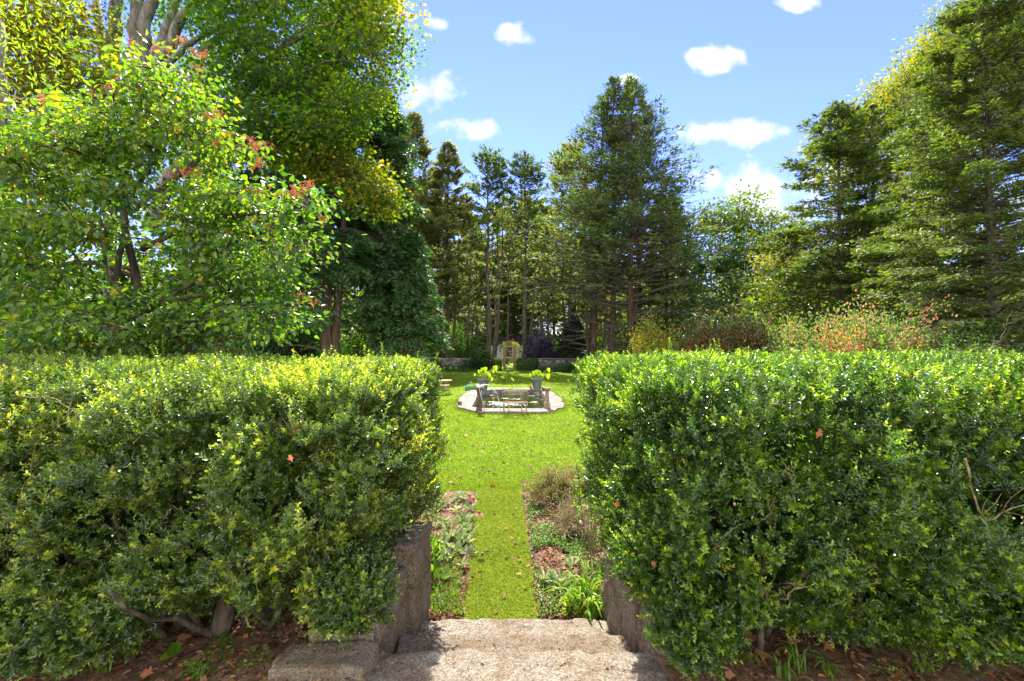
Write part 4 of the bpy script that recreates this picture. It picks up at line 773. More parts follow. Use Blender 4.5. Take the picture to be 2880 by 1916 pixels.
# ------------------------------------------------------------------ shrubs
def shrub(name, label, c, r, mleaf, seed, n, ls=.06, lw=.04, group=None, stems=14, tpl=OVAL, mstem=None, rbase=.45, up=.6, spiky=.2, cat='shrub', base=None, rb_=None):
    """an upright, many stemmed bush: c centre of the ground, r = (rx, ry, height)"""
    rng = np.random.default_rng(seed); c = np.array(c, float); th = thing(name, label, cat, c, group); fo = Acc(); st = Acc()
    ns = stems*6; az = rng.uniform(0, 2*np.pi, ns); el = np.arccos(rng.uniform(0.0, 1, ns)); rr = rng.uniform(.75, 1.12, ns)
    d = np.stack([np.cos(az)*np.sin(el), np.sin(az)*np.sin(el), np.cos(el)], 1)
    tips = c+d*rr[:, None]*np.array([r[0], r[1], r[2]])*(1+spiky*rng.normal(size=ns)*.5)[:, None]; tips[:, 2] = np.maximum(tips[:, 2], c[2]+.08*r[2])
    o = c+rng.normal(size=(ns, 3))*np.array([r[0], r[1], 0])*.12
    for i in range(0, ns, 1):
        st.tube(curve(o[i], tips[i], 6, .05, .06, rng=rng), np.linspace(.016*max(1, r[2]/1.5), .004, 6), 4, cap=False)
    m = n; i = rng.integers(0, ns, m); s = rng.uniform(.35, 1.02, m)**.55
    p = o[i]+(tips[i]-o[i])*s[:, None]; p[:, 2] += .06*np.linalg.norm(tips[i]-o[i], axis=1)*4*s*(1-s); p += rng.normal(size=(m, 3))*np.array(r).mean()*.11
    p[:, 2] = np.maximum(p[:, 2], c[2]+.02)
    ld = unit((tips[i]-o[i])*.4+np.array([0, 0, up*.3])+rng.normal(size=(m, 3))*.7); cr = np.clip(rng.normal(rbase, .2, ns), 0, 1)
    leaves(fo, tpl, p, ld, unit(np.array([0, 0, 1.])+rng.normal(size=(m, 3))*.6), rng.uniform(.7, 1.2, m)*ls, lw, np.clip(cr[i]+rng.normal(size=m)*.14, 0, 1))
    part(st, 'stem', mstem or M_twig_dark, th); part(fo, 'foliage', mleaf, th); return th
def shr(name, label, u, d, halfpx, topv, mleaf, seed, n, ls, **k):
    x = (u-CX)/FPX*d; rx = halfpx/FPX*d; return shrub(name, label, (x, d, 0), (rx, min(rx, 2.2), dz(topv, d)*.93), mleaf, seed, n, ls, ls*.62, **k)
shr('golden_shrub', 'airy golden leaved shrub at the foot of the tall pines', 1840, 25, 70, 888, M_goldb, 201, 12000, .12)
shr('reddish_shrub', 'broad dark shrub flushed with red between the golden and the pink ones', 2070, 23, 165, 872, M_redb, 202, 32000, .13, stems=26, rbase=.55)
shr('pink_shrub', 'bright shrub with pink orange and cream leaves behind the right hedge', 2420, 17, 200, 880, M_pinkb, 203, 42000, .11, stems=44, rbase=.55)
shr('pale_shrub', 'small pale gold shrub squeezed between the red and the pink ones', 2240, 19, 60, 900, M_pinkb, 204, 12000, .12, rbase=.35)
shr('green_shrub', 'mid green shrub under the hemlocks at the right', 2720, 15, 180, 900, M_green, 205, 9000, .09, stems=20)
shr('shady_shrub', 'olive green shrub low under the dogwood branches', 640, 11, 130, 930, M_hemlock, 206, 9000, .07, stems=20)
shr('dark_shrub', 'dark shrub in shade at the left picture edge', 120, 10, 260, 880, M_green, 207, 12000, .09, stems=24, rbase=.2)
shr('understory_shrub', 'dark leafy undergrowth shrub between the cypress trunks', 860, 29, 130, 880, M_green, 208, 9000, .14, rbase=.2)
shr('understory_shrub', 'dark green shrub left of the little wooden hut', 700, 26, 130, 900, M_green, 209, 9000, .14, rbase=.2)
WG = 'shrubs along the far stone wall'
shr('lime_shrub', 'backlit lime yellow shrub behind the wall, left of the dark trunks', 1195, 55, 52, 918, M_lime, 211, 5000, .24, group=WG)
shr('wall_shrub', 'tall mixed green shrub behind the wall left of the gate', 1275, 50, 88, 915, M_green, 212, 14000, .18, group=WG, stems=22, rbase=.6)
shr('wall_shrub', 'dark green shrub arching over the wall beside the left box block', 1352, 43.2, 44, 985, M_green, 213, 7000, .13, group=WG, rbase=.35)
shr('smoke_bush', 'purple leaved smoke bush right of the gate', 1518, 46, 55, 935, M_purple, 214, 9000, .15, group=WG, stems=20)
shr('lime_shrub', 'bright lime shrub glowing behind the purple bush', 1560, 52, 46, 962, M_lime, 215, 5000, .2, group=WG)
shr('lime_shrub', 'lime green sapling beyond the low cedar right of the gate', 1545, 60, 30, 925, M_lime, 216, 2600, .26, group=WG)
shr('lime_shrub', 'yellow green shrub at the foot of the leaning pine', 1685, 44, 36, 985, M_lime, 217, 3000, .2, group=WG)
shr('wall_shrub', 'low dark shrub in front of the wall below the spruce', 1620, 41, 70, 1028, M_green, 218, 6000, .12, group=WG, rbase=.25)
shr('wall_shrub', 'dark shrub at the right end of the far wall', 1700, 42, 60, 1002, M_green, 219, 6000, .14, group=WG, rbase=.3)
conifer('blue_spruce', 'small dense blue green spruce behind the wall right of the purple bush', at(1612, 45.5), dz(886, 45.5), .5, 2.1, M_spruce, M_bark, 106, 190, 60, .26, .11, .15, .1, .1, .08, prof=lambda s: (1-s)**.7)

# clipped box blocks in front of the far wall
def clipped(name, label, u0, u1, vt, d, dep, rr, seed, group=None, m=M_green, dome=False):
    rng = np.random.default_rng(seed); x0 = (u0-CX)/FPX*d; x1 = (u1-CX)/FPX*d; zt = dz(vt, d)
    c = np.array([(x0+x1)/2, d+dep/2, 0]); h = np.array([(x1-x0)/2, dep/2, zt]); th = thing(name, label, 'box hedge', c, group)
    n = 11000; p = rng.uniform(-1, 1, (n, 3))*np.array([h[0], h[1], zt/2]); p[:, 2] += zt/2
    if dome:
        dd = rdir(n, rng); dd[:, 2] = np.abs(dd[:, 2]); p = dd*np.array([h[0], h[1], zt])*rng.uniform(.86, 1.02, (n, 1)); nn = dd
    else:
        f = rng.integers(0, 5, n); p[f == 0, 0] = -h[0]; p[f == 1, 0] = h[0]; p[f == 2, 1] = -h[1]; p[f == 3, 1] = h[1]; p[f == 4, 2] = zt
        lo = np.array([-h[0]+rr, -h[1]+rr, -1]); hi = np.array([h[0]-rr, h[1]-rr, zt-rr]); q = np.clip(p, lo, hi); nn = unit(p-q+1e-6); p = q+nn*rr*rng.uniform(.55, 1.12, (n, 1))
    a = Acc(); leaves(a, OVAL, p+c, nn*.6+rdir(n, rng)*.8+[0, 0, .3], nn+rdir(n, rng)*.6, .065, .04, np.clip(rng.normal(.4, .2, n), 0, 1)); part(a, 'foliage', m, th)
    a = Acc()
    for k in range(9): a.tube(curve(c+[rng.uniform(-.3, .3), rng.uniform(-.2, .2), 0], c+[rng.uniform(-.6, .6)*h[0], rng.uniform(-.6, .6)*h[1], zt*.8], 5, .1, rng=rng), np.linspace(.03, .01, 5), 5)
    part(a, 'stem', M_twig_dark, th)
CB = 'clipped box blocks either side of the gate'
clipped('box_block', 'clipped box block standing left of the gate', 1353, 1409, 1013, 41.8, 1.2, .14, 221, CB)
clipped('box_block', 'clipped box block with bright top standing right of the gate', 1454, 1513, 1010, 41.8, 1.2, .14, 222, CB)
clipped('box_dome', 'rounded grey green box bush in front of the left stone wall', 1197, 1240, 1005, 41.5, 1.3, .3, 223, None, M_hemlock, True)

# ------------------------------------------------------------------ far stone walls
def fieldwall(name, label, xa, xb, y, h, seed):
    rng = np.random.default_rng(seed); a = Acc(); z = 0
    th = thing(name, label, 'wall', ((xa+xb)/2, y, 0), 'low fieldstone walls across the end of the lawn')
    a.box(((xa+xb)/2, y, h/2-.03), (xb-xa-.06, .42, h-.1), rnd=.2)
    while z < h-.1:
        ch = rng.uniform(.12, .24); x = xa
        while x < xb:
            w_ = rng.uniform(.2, .6); w_ = min(w_, xb-x+.02)
            for s in (-1, 1):
                dpt = rng.uniform(.06, .12); a.box((x+w_/2, y+s*.21, z+ch/2), (w_-.025, dpt*2, ch-.022), taper=rng.uniform(.85, 1.0), rnd=rng.random())
            x += w_
        z += ch
    b = part(a, 'stonework', M_wallstone, th); a = Acc(); x = xa
    while x < xb:
        w_ = min(rng.uniform(.5, 1.0), xb-x+.01); a.box((x+w_/2, y, h+.01+rng.uniform(0, .02)), (w_-.02, .62, .09)); x += w_
    part(a, 'coping', M_flag if False else M_wallstone, th)
fieldwall('stone_wall', 'low grey fieldstone wall left of the gate', -18, -1.35, 43.8, 1.02, 301)
fieldwall('stone_wall', 'low fieldstone wall in deep shade right of the gate', .75, 18, 43.8, 1.02, 302)
# strip of ground cover at the wall foot
a = Acc(); n = 16000; X = np.concatenate([R.uniform(-11, -3.2, n//2), R.uniform(2.6, 12, n//2)]); Y = R.uniform(40.6, 43.4, n); Z = R.uniform(0, .38, n)*(Y-40.2)/2.4
leaves(a, OVAL, np.stack([X, Y, np.maximum(Z, .02)], 1), rdir(n)+[0, 0, .5], [0, 0, 1.]+rdir(n)*.7, .11, .05, R.uniform(0, .8, n)); o = a.build('ground_cover', M_green); tag(o, 'low leafy ground cover along the foot of the far wall', 'ground cover', kind='stuff')

# ------------------------------------------------------------------ gate, house, hut
gd = 44.4
def gx(u): return (u-CX)/FPX*gd
th = thing('garden_gate', 'open wooden arbor gate with diagonal braces in the gap of the far wall', 'gate', (gx(1433), gd, 0))
a = Acc()
for u in (1417.5, 1449): 
    for dy in (0, .75): a.bar((gx(u), gd+dy, 0), (gx(u), gd+dy, 2.1), .11)
    a.bar((gx(u), gd-.05, 2.05), (gx(u), gd+.85, 2.05), .08)
part(a, 'post', M_cedarwood, th)
a = Acc(); xl, xr = gx(1421.5), gx(1445.5)
for x in (xl, xr): a.bar((x, gd-.08, .05), (x, gd-.08, 2.2), .10)
for z in (.1, 1.1, 2.2): a.bar((xl, gd-.08, z), (xr, gd-.08, z), .10)
part(a, 'gate_frame', M_cedarwood, th)
a = Acc(); a.bar((xl+.03, gd-.12, 2.12), (xr-.03, gd-.12, 1.15), .07); a.bar((xr-.03, gd-.12, 1.05), (xl+.03, gd-.12, .12), .06); part(a, 'diagonal_brace', M_cedarwood, th)
a = Acc()
for z in (.35, .6, .85): a.bar((gx(1409), gd, z), (gx(1416), gd, z), .05)
part(a, 'rail', M_cedarwood, th)
v = thing('climbing_vine', 'yellow and orange leaved vine climbing over the top of the garden gate', 'vine', (gx(1438), gd+.3, 0))
a = Acc(); n = 1300; t = R.random(n); ang = R.uniform(0, np.pi, n)
pp = np.stack([gx(1434)+np.cos(ang)*.75+R.normal(size=n)*.12, gd+.3+R.normal(size=n)*.25, 2.15+np.sin(ang)*.42+R.normal(size=n)*.12], 1)
q = R.random(n) < .4; pp[q, 0] = np.where(R.random(q.sum()) < .25, gx(1413), gx(1457))+R.normal(size=q.sum())*.2; pp[q, 2] = R.uniform(.3, 2.1, q.sum())
leaves(a, OVAL, pp, rdir(n)+[0, 0, -.3], rdir(n)+[0, 0, .8], .10, .075, R.random(n)); part(a, 'foliage', M_vine, v)
a = Acc()
for x in (gx(1413), gx(1457)): a.tube(curve((x, gd+.2, 0), (gx(1434), gd+.3, 2.4), 8, .08, .1), .02, 5)
part(a, 'stem', M_twig_dark, v)

hd = 68
def hx(u): return (u-CX)/FPX*hd
th = thing('cottage', 'low white cottage with dark shingle roof seen beyond the gate', 'house', (hx(1460), hd+2, 0))
a = Acc(); x0, x1 = hx(1372), hx(1560); ez, rz_ = dz(970, hd), dz(951, hd+1.6)
a.box(((x0+x1)/2, hd+2.1, ez/2), (x1-x0, 4.0, ez))
for z in np.arange(.12, ez, .14): a.box(((x0+x1)/2, hd+.085, z), (x1-x0, .03, .02))
part(a, 'wall', M_housewall, th)
a = Acc(); a.add([[x0-.3, hd-.25, ez-.02], [x1+.3, hd-.25, ez-.02], [x1+.3, hd+2.1, rz_+.35], [x0-.3, hd+2.1, rz_+.35], [x1+.3, hd+4.45, ez-.02], [x0-.3, hd+4.45, ez-.02],
                   [x0-.3, hd-.25, ez+.07], [x1+.3, hd-.25, ez+.07], [x1+.3, hd+2.1, rz_+.45], [x0-.3, hd+2.1, rz_+.45], [x1+.3, hd+4.45, ez+.07], [x0-.3, hd+4.45, ez+.07]],
                  [6, 7, 8, 9, 9, 8, 10, 11, 0, 3, 2, 1, 3, 5, 4, 2, 0, 1, 7, 6, 5, 11, 10, 4, 0, 6, 9, 3, 3, 9, 11, 5, 1, 2, 8, 7, 2, 4, 10, 8], [4]*10); part(a, 'roof', M_shingle, th)
for (u0, u1, v0, v1) in ((1404, 1409, 975, 992), (1421, 1427, 974, 1004), (1428, 1441, 974, 1004), (1458, 1466, 975, 992), (1480, 1490, 975, 992), (1515, 1525, 975, 992)):
    z0, z1 = dz(v1, hd), dz(v0, hd); wf = Acc(); xa, xb = hx(u0), hx(u1)
    for xx in (xa, xb): wf.box((xx, hd+.05, (z0+z1)/2), (.07, .08, z1-z0+.07))
    for zz in (z0, z1, (z0+z1)/2): wf.box(((xa+xb)/2, hd+.045, zz), (xb-xa, .06, .05))
    wf.box(((xa+xb)/2, hd+.045, (z0+z1)/2), (.04, .055, z1-z0))
    fr = part(wf, 'window', M_housewall, th); g = Acc(); g.box(((xa+xb)/2, hd+.06, (z0+z1)/2), (xb-xa-.07, .03, z1-z0-.05)); go = g.build('pane', M_glass, None, loc=np.array(th.location)); go.parent = fr; go.location = (0, 0, 0)
kd = 38
def kx(u): return (u-CX)/FPX*kd
th = thing('garden_hut', 'small reddish wooden hut with arched door panel among the cypress trunks', 'hut', (kx(1052), kd, 0))
a = Acc(); zt = dz(983, kd); a.box((kx(1052), kd+.4, zt/2), (.62, .7, zt)); a.box((kx(1052), kd+.36, zt+.03), (.82, .9, .06)); part(a, 'body', M_redwood, th)
a = Acc(); a.box((kx(1052), kd+.03, zt*.47), (.42, .04, zt*.86)); dr = part(a, 'door', M_cedarwood, th)
a = Acc(); aa = np.linspace(0, np.pi, 13); a.tube(np.stack([kx(1052)+.13*np.cos(aa), np.full(13, kd-.0), zt*.62+.16*np.sin(aa)], 1), .018, 5); a.bar((kx(1052)-.13, kd, zt*.2), (kx(1052)-.13, kd, zt*.62), .03); a.bar((kx(1052)+.13, kd, zt*.2), (kx(1052)+.13, kd, zt*.62), .03)
o = a.build('arch_moulding', M_redwood, None, loc=np.array(th.location)); o.parent = dr; o.location = (0, 0, 0)
a = Acc(); a.bar((kx(1042), kd, zt-.05), (kx(1022), kd+.3, zt-.75), .08); part(a, 'sloping_rail', M_redwood, th)
# ------------------------------------------------------------------ the pond
OUT = np.array([(-1.32, 17.25), (-2.21, 18.55), (-2.45, 21.3), (-2.38, 24.0), (-1.45, 25.95), (1.15, 25.95), (2.1, 24.2), (2.28, 21.3), (2.12, 18.5), (1.35, 17.25)])
INN = np.array([(-1.25, 18.0), (-1.68, 18.5), (-1.73, 21.3), (-1.70, 24.0), (-1.1, 25.0), (.9, 25.0), (1.62, 24.1), (1.66, 21.3), (1.58, 18.5), (1.15, 18.0)])
pond = thing('garden_pond', 'long formal pond edged with irregular flagstones in the middle of the lawn', 'pond', (0, 21.5, 0))
def poly_len(p):
    q = np.vstack([p, p[:1]]); d = np.linalg.norm(np.diff(q, axis=0), axis=1); return np.concatenate([[0], np.cumsum(d)])
# flagstones laid around the ring
rp = np.random.default_rng(8); a = Acc()
def ring(t):                                  # t in vertex units
    i = int(t) % len(OUT); f = t-int(t); j = (i+1) % len(OUT); return INN[i]*(1-f)+INN[j]*f, OUT[i]*(1-f)+OUT[j]*f
segs = [1, 3, 3, 1, 3, 1, 3, 3, 1, 3]; ts = []
for i, sgn in enumerate(segs): ts += [i+k/sgn for k in range(sgn)]
ts.append(float(len(OUT)))
for i in range(len(ts)-1):
    t0, t1 = ts[i]+.002, ts[i+1]-.002; tt = np.linspace(t0, t1, 7); inn = []; out = []
    for t in tt:
        p, q = ring(min(t, len(OUT)-1e-6)); dirv = (q-p)/np.linalg.norm(q-p); inn.append(p-dirv*.06+rp.normal(size=2)*.008); out.append(q+dirv*(rp.normal()*.035+.02))
    P2 = np.array(inn+out[::-1]); n = len(P2); z1 = .115+rp.uniform(-.004, .004); z0 = z1-.075
    V = np.concatenate([np.c_[P2, np.full(n, z0)], np.c_[P2*.0+P2, np.full(n, z1-.012)], np.c_[(P2-P2.mean(0))*.985+P2.mean(0), np.full(n, z1)]])
    lo = list(range(n))[::-1]+[2*n+k for k in range(n)]; sz = [n, n]
    for b in (0, n):
        for k in range(n): lo += [b+k, b+(k+1) % n, b+n+(k+1) % n, b+n+k]; sz.append(4)
    # orient by signed area
    ar = np.sum(P2[:, 0]*np.roll(P2[:, 1], -1)-np.roll(P2[:, 0], -1)*P2[:, 1])
    if ar < 0: P2 = P2[::-1]; V = np.concatenate([np.c_[P2, np.full(n, z0)], np.c_[P2, np.full(n, z1-.012)], np.c_[(P2-P2.mean(0))*.985+P2.mean(0), np.full(n, z1)]])
    a.add(V, lo, sz)
part(a, 'coping', M_flag, pond)
# rubble walling below the coping, outside and inside
a = Acc()
def wallring(poly, zb, zt, thick, course):
    L = poly_len(poly); q = np.vstack([poly, poly[:1]])
    for i in range(len(poly)):
        A, B = q[i], q[i+1]; ln = np.linalg.norm(B-A); ang = math.atan2(B[1]-A[1], B[0]-A[0]); z = zb
        while z < zt-.02:
            ch = min(rp.uniform(course*.8, course*1.2), zt-z); s = 0
            while s < ln-.02:
                w_ = min(rp.uniform(.18, .45), ln-s); c = A+(B-A)/ln*(s+w_/2)
                a.box((c[0]+rp.normal()*.008, c[1]+rp.normal()*.008, z+ch/2), (w_-.012, thick, ch-.01), rz=ang, taper=rp.uniform(.93, 1)); s += w_
            z += ch
wallring(INN, -.5, .04, .14, .14); wallring((OUT-OUT.mean(0))*.965+OUT.mean(0), -.05, .04, .14, .09)
part(a, 'stonework', M_wallstone, pond)
ob = Acc(); W2 = (INN-INN.mean(0))*.99+INN.mean(0); ob.add(np.c_[W2, np.full(len(W2), -.62)], list(range(len(W2)))[::-1], [len(W2)]); part(ob, 'basin', M_basin, pond)
a = Acc(); nw = 40; ctr = INN.mean(0)
a.add(np.c_[W2, np.full(len(W2), -.15)], list(range(len(W2)))[::-1], [len(W2)]); wo_ = a.build('pond_water', M_water); tag(wo_, kind='structure')
# lilies, fish, splash
def pads(name, label, pts, seed):
    rng = np.random.default_rng(seed); c = G(pts[0][0], pts[0][1], -.15); th = thing(name, label, 'water lily', c, 'water lily patches'); a = Acc()
    for (u, v, ru, cnt) in pts:
        for _ in range(cnt):
            p = G(u+rng.uniform(-ru, ru), v+rng.uniform(-1.3, 1.3), -.138); leaves(a, ROUND, p[None], rdir(1, rng)*[1, 1, 0], np.array([[0, rng.normal()*.1, 1.]]), rng.uniform(.13, .22), rng.uniform(.13, .2), rng.random())
    part(a, 'pad', M_pad, th)
pads('water_lily', 'pale water lily pads floating left of the water jet', [(1383, 1130, 7, 14), (1392, 1131, 6, 8), (1362, 1130, 1, 1), (1334, 1128, 4, 4)], 1)
pads('water_lily', 'lily pads floating beside the far left coping', [(1383, 1111, 8, 9)], 2)
pads('water_lily', 'lily pads showing through the back of the bench', [(1420, 1121, 7, 14), (1447, 1123, 14, 8)], 3)
pads('water_lily', 'lily pads below the right pot', [(1500, 1113, 14, 12)], 4)
pads('water_lily', 'lily pads near the middle of the right coping', [(1497, 1131, 12, 14)], 5)
rf = np.random.default_rng(21)
for u, v, lb in ((1389, 1120, 'orange fish near the far lilies'), (1362, 1135, 'orange fish near the dark stone post'), (1525, 1124, 'orange fish beside the right coping'), (1505, 1134, 'dull orange fish right of the bench')):
    c = G(u, v, -.13); th = thing('goldfish', lb, 'fish', c, 'goldfish in the pond'); a = Acc(); s = np.linspace(0, 1, 9); an = rf.uniform(-.5, .5)
    a.tube(c+np.stack([np.cos(an)*(s-.5)*.20, np.sin(an)*(s-.5)*.20, np.zeros(9)], 1), .022*np.sin(np.pi*np.clip(s*.92+.06, 0, 1))**.7+.001, 8); part(a, 'body', M_orangefish, th, True)
    a = Acc(); e = c+np.array([np.cos(an)*.115, np.sin(an)*.115, 0]); d = np.array([np.cos(an), np.sin(an), 0]); p_ = np.array([-d[1], d[0], 0]); a.add([e, e+d*.06+p_*.035, e+d*.04, e+d*.06-p_*.035], [0, 1, 2, 3], [4]); part(a, 'tail', M_orangefish, th)
a = Acc(); th = thing('pond_plant', 'arrow leaved water plant rising from the pond behind the bench', 'plant', G(1437, 1115, -.15)); b0 = np.array(th.location)
for du, top_, s in ((-.25, .75, .3), (-.06, .45, .26), (.1, .95, .2)):
    e = b0+np.array([du, 0, top_]); a.tube(curve(b0, e, 6, .1), .012, 5)
part(a, 'stem', M_stem, th); a = Acc()
leaves(a, HEART, np.array([b0+[-.35, 0, .95], b0+[-.02, 0, .55], b0+[.0, .1, .95], b0+[.12, 0, .5]]), np.array([[-1, 0, .5], [-.8, 0, -.9], [.7, 0, -.6], [-.9, 0, -.7]]), np.array([[.2, -.8, .5]]*4), .24, .12, np.array([.3, .6, .9, .5])); part(a, 'leaf', M_taro, th)
a = Acc(); c = G(1404, 1136, -.12)
for k in range(240):
    q = c+np.array([rf.normal()*.22+rf.uniform(-.1, 1.0)*(rf.random() < .45), rf.normal()*.22, 0]); r = rf.uniform(.008, .03); h = rf.exponential(.03)*(np.hypot(*(q-c)[:2]) < .35)
    a.lathe(q+[0, 0, h-.02], [(r*.2, -r*.4), (r, -r*.1), (r*.8, r*.3), (r*.1, r*.5)], 6)
o = a.build('splash', M_foam, smooth=True); tag(o, 'white froth where the water jet hits the pond', 'splash', kind='stuff')

# stone pedestals
def pedestal(label, x, y, z0, h, m, group='small square stone pedestals at the pond'):
    th = thing('stone_pedestal', label, 'pedestal', (x, y, z0), group)
    a = Acc(); a.square_lathe((x, y, z0), [(.125, 0), (.125, .15), (.10, .17), (.115, .20), (.085, .235), (.08, .25)]); part(a, 'base', m, th)
    a = Acc(); a.square_lathe((x, y, z0), [(.08, .252), (.068, h-.13), (.07, h-.125)]); part(a, 'shaft', m, th)
    a = Acc(); a.square_lathe((x, y, z0), [(.075, h-.122), (.095, h-.09), (.10, h-.07), (.13, h-.055), (.13, h-.012), (.122, h)]); part(a, 'cap', m, th)
pedestal('dark stained stone pedestal with hose and white fitting on top', -1.26, 17.42, -.01, 1.0, M_post_dark)
pedestal('brown stone pedestal standing bare on the right corner of the coping', 1.40, 18.15, .118, .80, M_post)
th = thing('water_jet_fitting', 'white wrapped hose fitting with spout lying on the dark pedestal', 'fitting', (-1.26, 17.42, .99))
a = Acc(); o0 = np.array([-1.26, 17.42, 1.0])
for k in range(14): q = o0+np.array([rf.uniform(-.12, .12), rf.uniform(-.1, .1), rf.uniform(.03, .12)]); a.tube(curve(q, q+rdir(1, rf)[0]*[.12, .08, .04], 4, .2, rng=rf), .024, 6)
part(a, 'wrapping', M_white, th, True)
a = Acc(); a.tube([o0+[.05, 0, .08], o0+[.2, .05, .11], o0+[.32, .1, .09], o0+[.42, .2, .0]], [.02, .02, .018, .012], 8); part(a, 'spout', M_white, th, True)
s = np.linspace(0, 1, 14); A = o0+[.42, .2, .0]; B = np.array([-.58, 21.2, -.14]); pa = A+(B-A)*s[:, None]; pa[:, 2] = A[2]+(B[2]-A[2])*(s*.35+.65*s*s)
a = Acc(); a.tube(pa, np.linspace(.006, .011, 14), 6)
for k in range(60): q = pa[rf.integers(3, 14)]+rf.normal(size=3)*.02; a.lathe(q, [(.002, -.008), (.008, 0), (.002, .008)], 5)
o = a.build('water_jet', M_foam, smooth=True); tag(o, 'thin jet of water arching from the spout into the pond', 'water jet', kind='thing')
a = Acc(); a.tube(np.array([o0+[-.02, -.08, .07], o0+[.02, -.17, -.02], o0+[.08, -.16, -.3], o0+[.16, -.12, -.65], o0+[.2, .1, -.86], o0+[.3, .25, -.87]]), .014, 7); tag(a.build('grey_hose', M_ghose, smooth=True), 'grey hose hanging from the top of the dark pedestal', 'hose')
a = Acc(); c = G(1325, 1098, 0); th = thing('hose_reel', 'coiled green garden hose on a hooped holder beside the left pot', 'hose reel', c)
aa = np.linspace(0, np.pi, 16); a.tube(np.stack([c[0]-.02+.26*np.cos(aa), np.full(16, c[1]), .02+.42*np.sin(aa)**.8], 1), .016, 7); a.tube([c+[-.28, -.15, .02], c+[-.28, .15, .02]], .016, 6); a.tube([c+[.24, -.15, .02], c+[.24, .15, .02]], .016, 6); part(a, 'holder', M_hose, th, True)
a = Acc(); tt = np.linspace(0, 2*np.pi*9, 300); rr_ = .27+.05*np.sin(tt*1.7)
a.tube(np.stack([c[0]+rr_*np.cos(tt)*1.15, c[1]+rr_*np.sin(tt)*.8, .05+.18*(tt/tt.max())+.02*np.sin(tt*2.3)], 1), .016, 6); a.tube(np.array([c+[.3, 0, .1], c+[.45, -.1, .12], [c[0]+.7, c[1]-1., .16], [-1.5, 20, .14], [-1.35, 17.6, .9]]), .014, 6); part(a, 'hose', M_hose, th, True)
c = G(1291, 1147, 0); th = thing('power_box', 'small grey outdoor power box on a stake at the left front coping', 'power box', c)
a = Acc(); a.box(c+[0, 0, .2], (.10, .08, .16)); a.box(c+[.07, -.0, .2], (.09, .10, .14)); part(a, 'body', M_boxgrey, th); a = Acc(); a.box(c+[-.02, 0, .06], (.03, .03, .13)); part(a, 'stake', M_boxgrey, th)
a = Acc(); a.tube(np.array([c+[.08, 0, .18], c+[.2, -.05, .2], c+[.28, -.05, .1], c+[.45, -.1, .03], c+[.8, -.6, .03], c+[1.1, -1.2, .03]]), .008, 5); part(a, 'cord', M_boxgrey, th)

# pots with elephant ears
def pot(label, x, y, z, rt, rbm, h):
    th = thing('planter_pot', label, 'plant pot', (x, y, z), 'tall grey pots behind the pond'); a = Acc()
    a.lathe((x, y, z), [(rbm*.9, 0), (rbm, .0), (rbm+.005, .02), (rt-.01, h-.06), (rt+.006, h-.05), (rt+.01, h-.005), (rt+.003, h), (rt-.02, h), (rt-.03, h-.08)], 40); part(a, 'pot', M_pot, th, True)
    a = Acc(); a.lathe((x, y, z), [(rt-.028, h-.06), (.15, h-.05), (.001, h-.045)], 24); part(a, 'soil', M_potsoil, th, True)
def taro(label, x, y, z, specs, red=0):
    th = thing('elephant_ear', label, 'plant', (x, y, z), 'elephant ear plants in the grey pots'); st = Acc()
    for i, (dx, h, L, az) in enumerate(specs):
        b = np.array([x+rf.uniform(-.1, .1), y+rf.uniform(-.08, .08), z]); e = np.array([x+dx, y+rf.uniform(-.18, .12), z+h])
        c_ = curve(b, e, 8, .05, .06, rng=rf); st.tube(c_, np.linspace(.024, .018, 8), 6)
        a = Acc(); sg = 1 if math.cos(az) > 0 else -1
        L *= .68; leaves(a, HEART, e[None]+[0, 0, .05], np.array([[.35*math.cos(az), -.2+.1*rf.normal(), -1.]]), np.array([[.25*sg+rf.normal()*.3, -1.+.4*rf.normal(), .35]]), L, L*.95, rf.random(1)); part(a, 'leaf', M_taro, th)
    part(st, 'stalk', M_stem, th, True)
pot('grey pot on the left, half hidden by the hose fitting', -1.56, 24.7, .12, .31, .20, .60)
pot('grey pot on the right with dark shrivelled leaves at its foot', 1.36, 24.7, .12, .31, .20, .62)
taro('yellow green elephant ear reaching far to the right, in the left pot', -1.56, 24.7, .66, [(-.42, .30, .22, 3), (-.2, .5, .34, 2), (-.05, .62, .36, 1.5), (.1, .66, .40, 1.2), (.22, .42, .36, 0), (.3, .3, .34, 0), (.1, .4, .3, 1), (-.12, .35, .3, 2), (.42, .12, .34, 0), (.62, .74, .50, 0), (.5, .52, .34, 0), (0, .3, .3, 1)])
taro('elephant ear with some red leaves, in the right pot', 1.36, 24.7, .68, [(-.34, .3, .3, 3), (-.15, .42, .38, 2), (0, .48, .40, 1.5), (.12, .45, .36, 1), (.28, .25, .3, 0), (.05, .3, .3, 1), (-.1, .25, .3, 2), (.58, .58, .36, 0), (.54, .26, .46, 0), (.2, .3, .3, 0)])
a = Acc(); c = np.array([1.36, 24.4, .14])
for dx, dz_ in ((-.38, .22), (.34, .05), (.27, .15), (-.30, .1)): leaves(a, HEART, (c+[dx, 0, dz_])[None], np.array([[.1, -.2, -1.]]), np.array([[0, -1., .2]]), .2, .13, rf.random(1)*.4)
tag(a.build('withered_leaf', M_litter), 'brown withered leaves hanging at the sides of the right pot', 'dead leaves', kind='stuff')

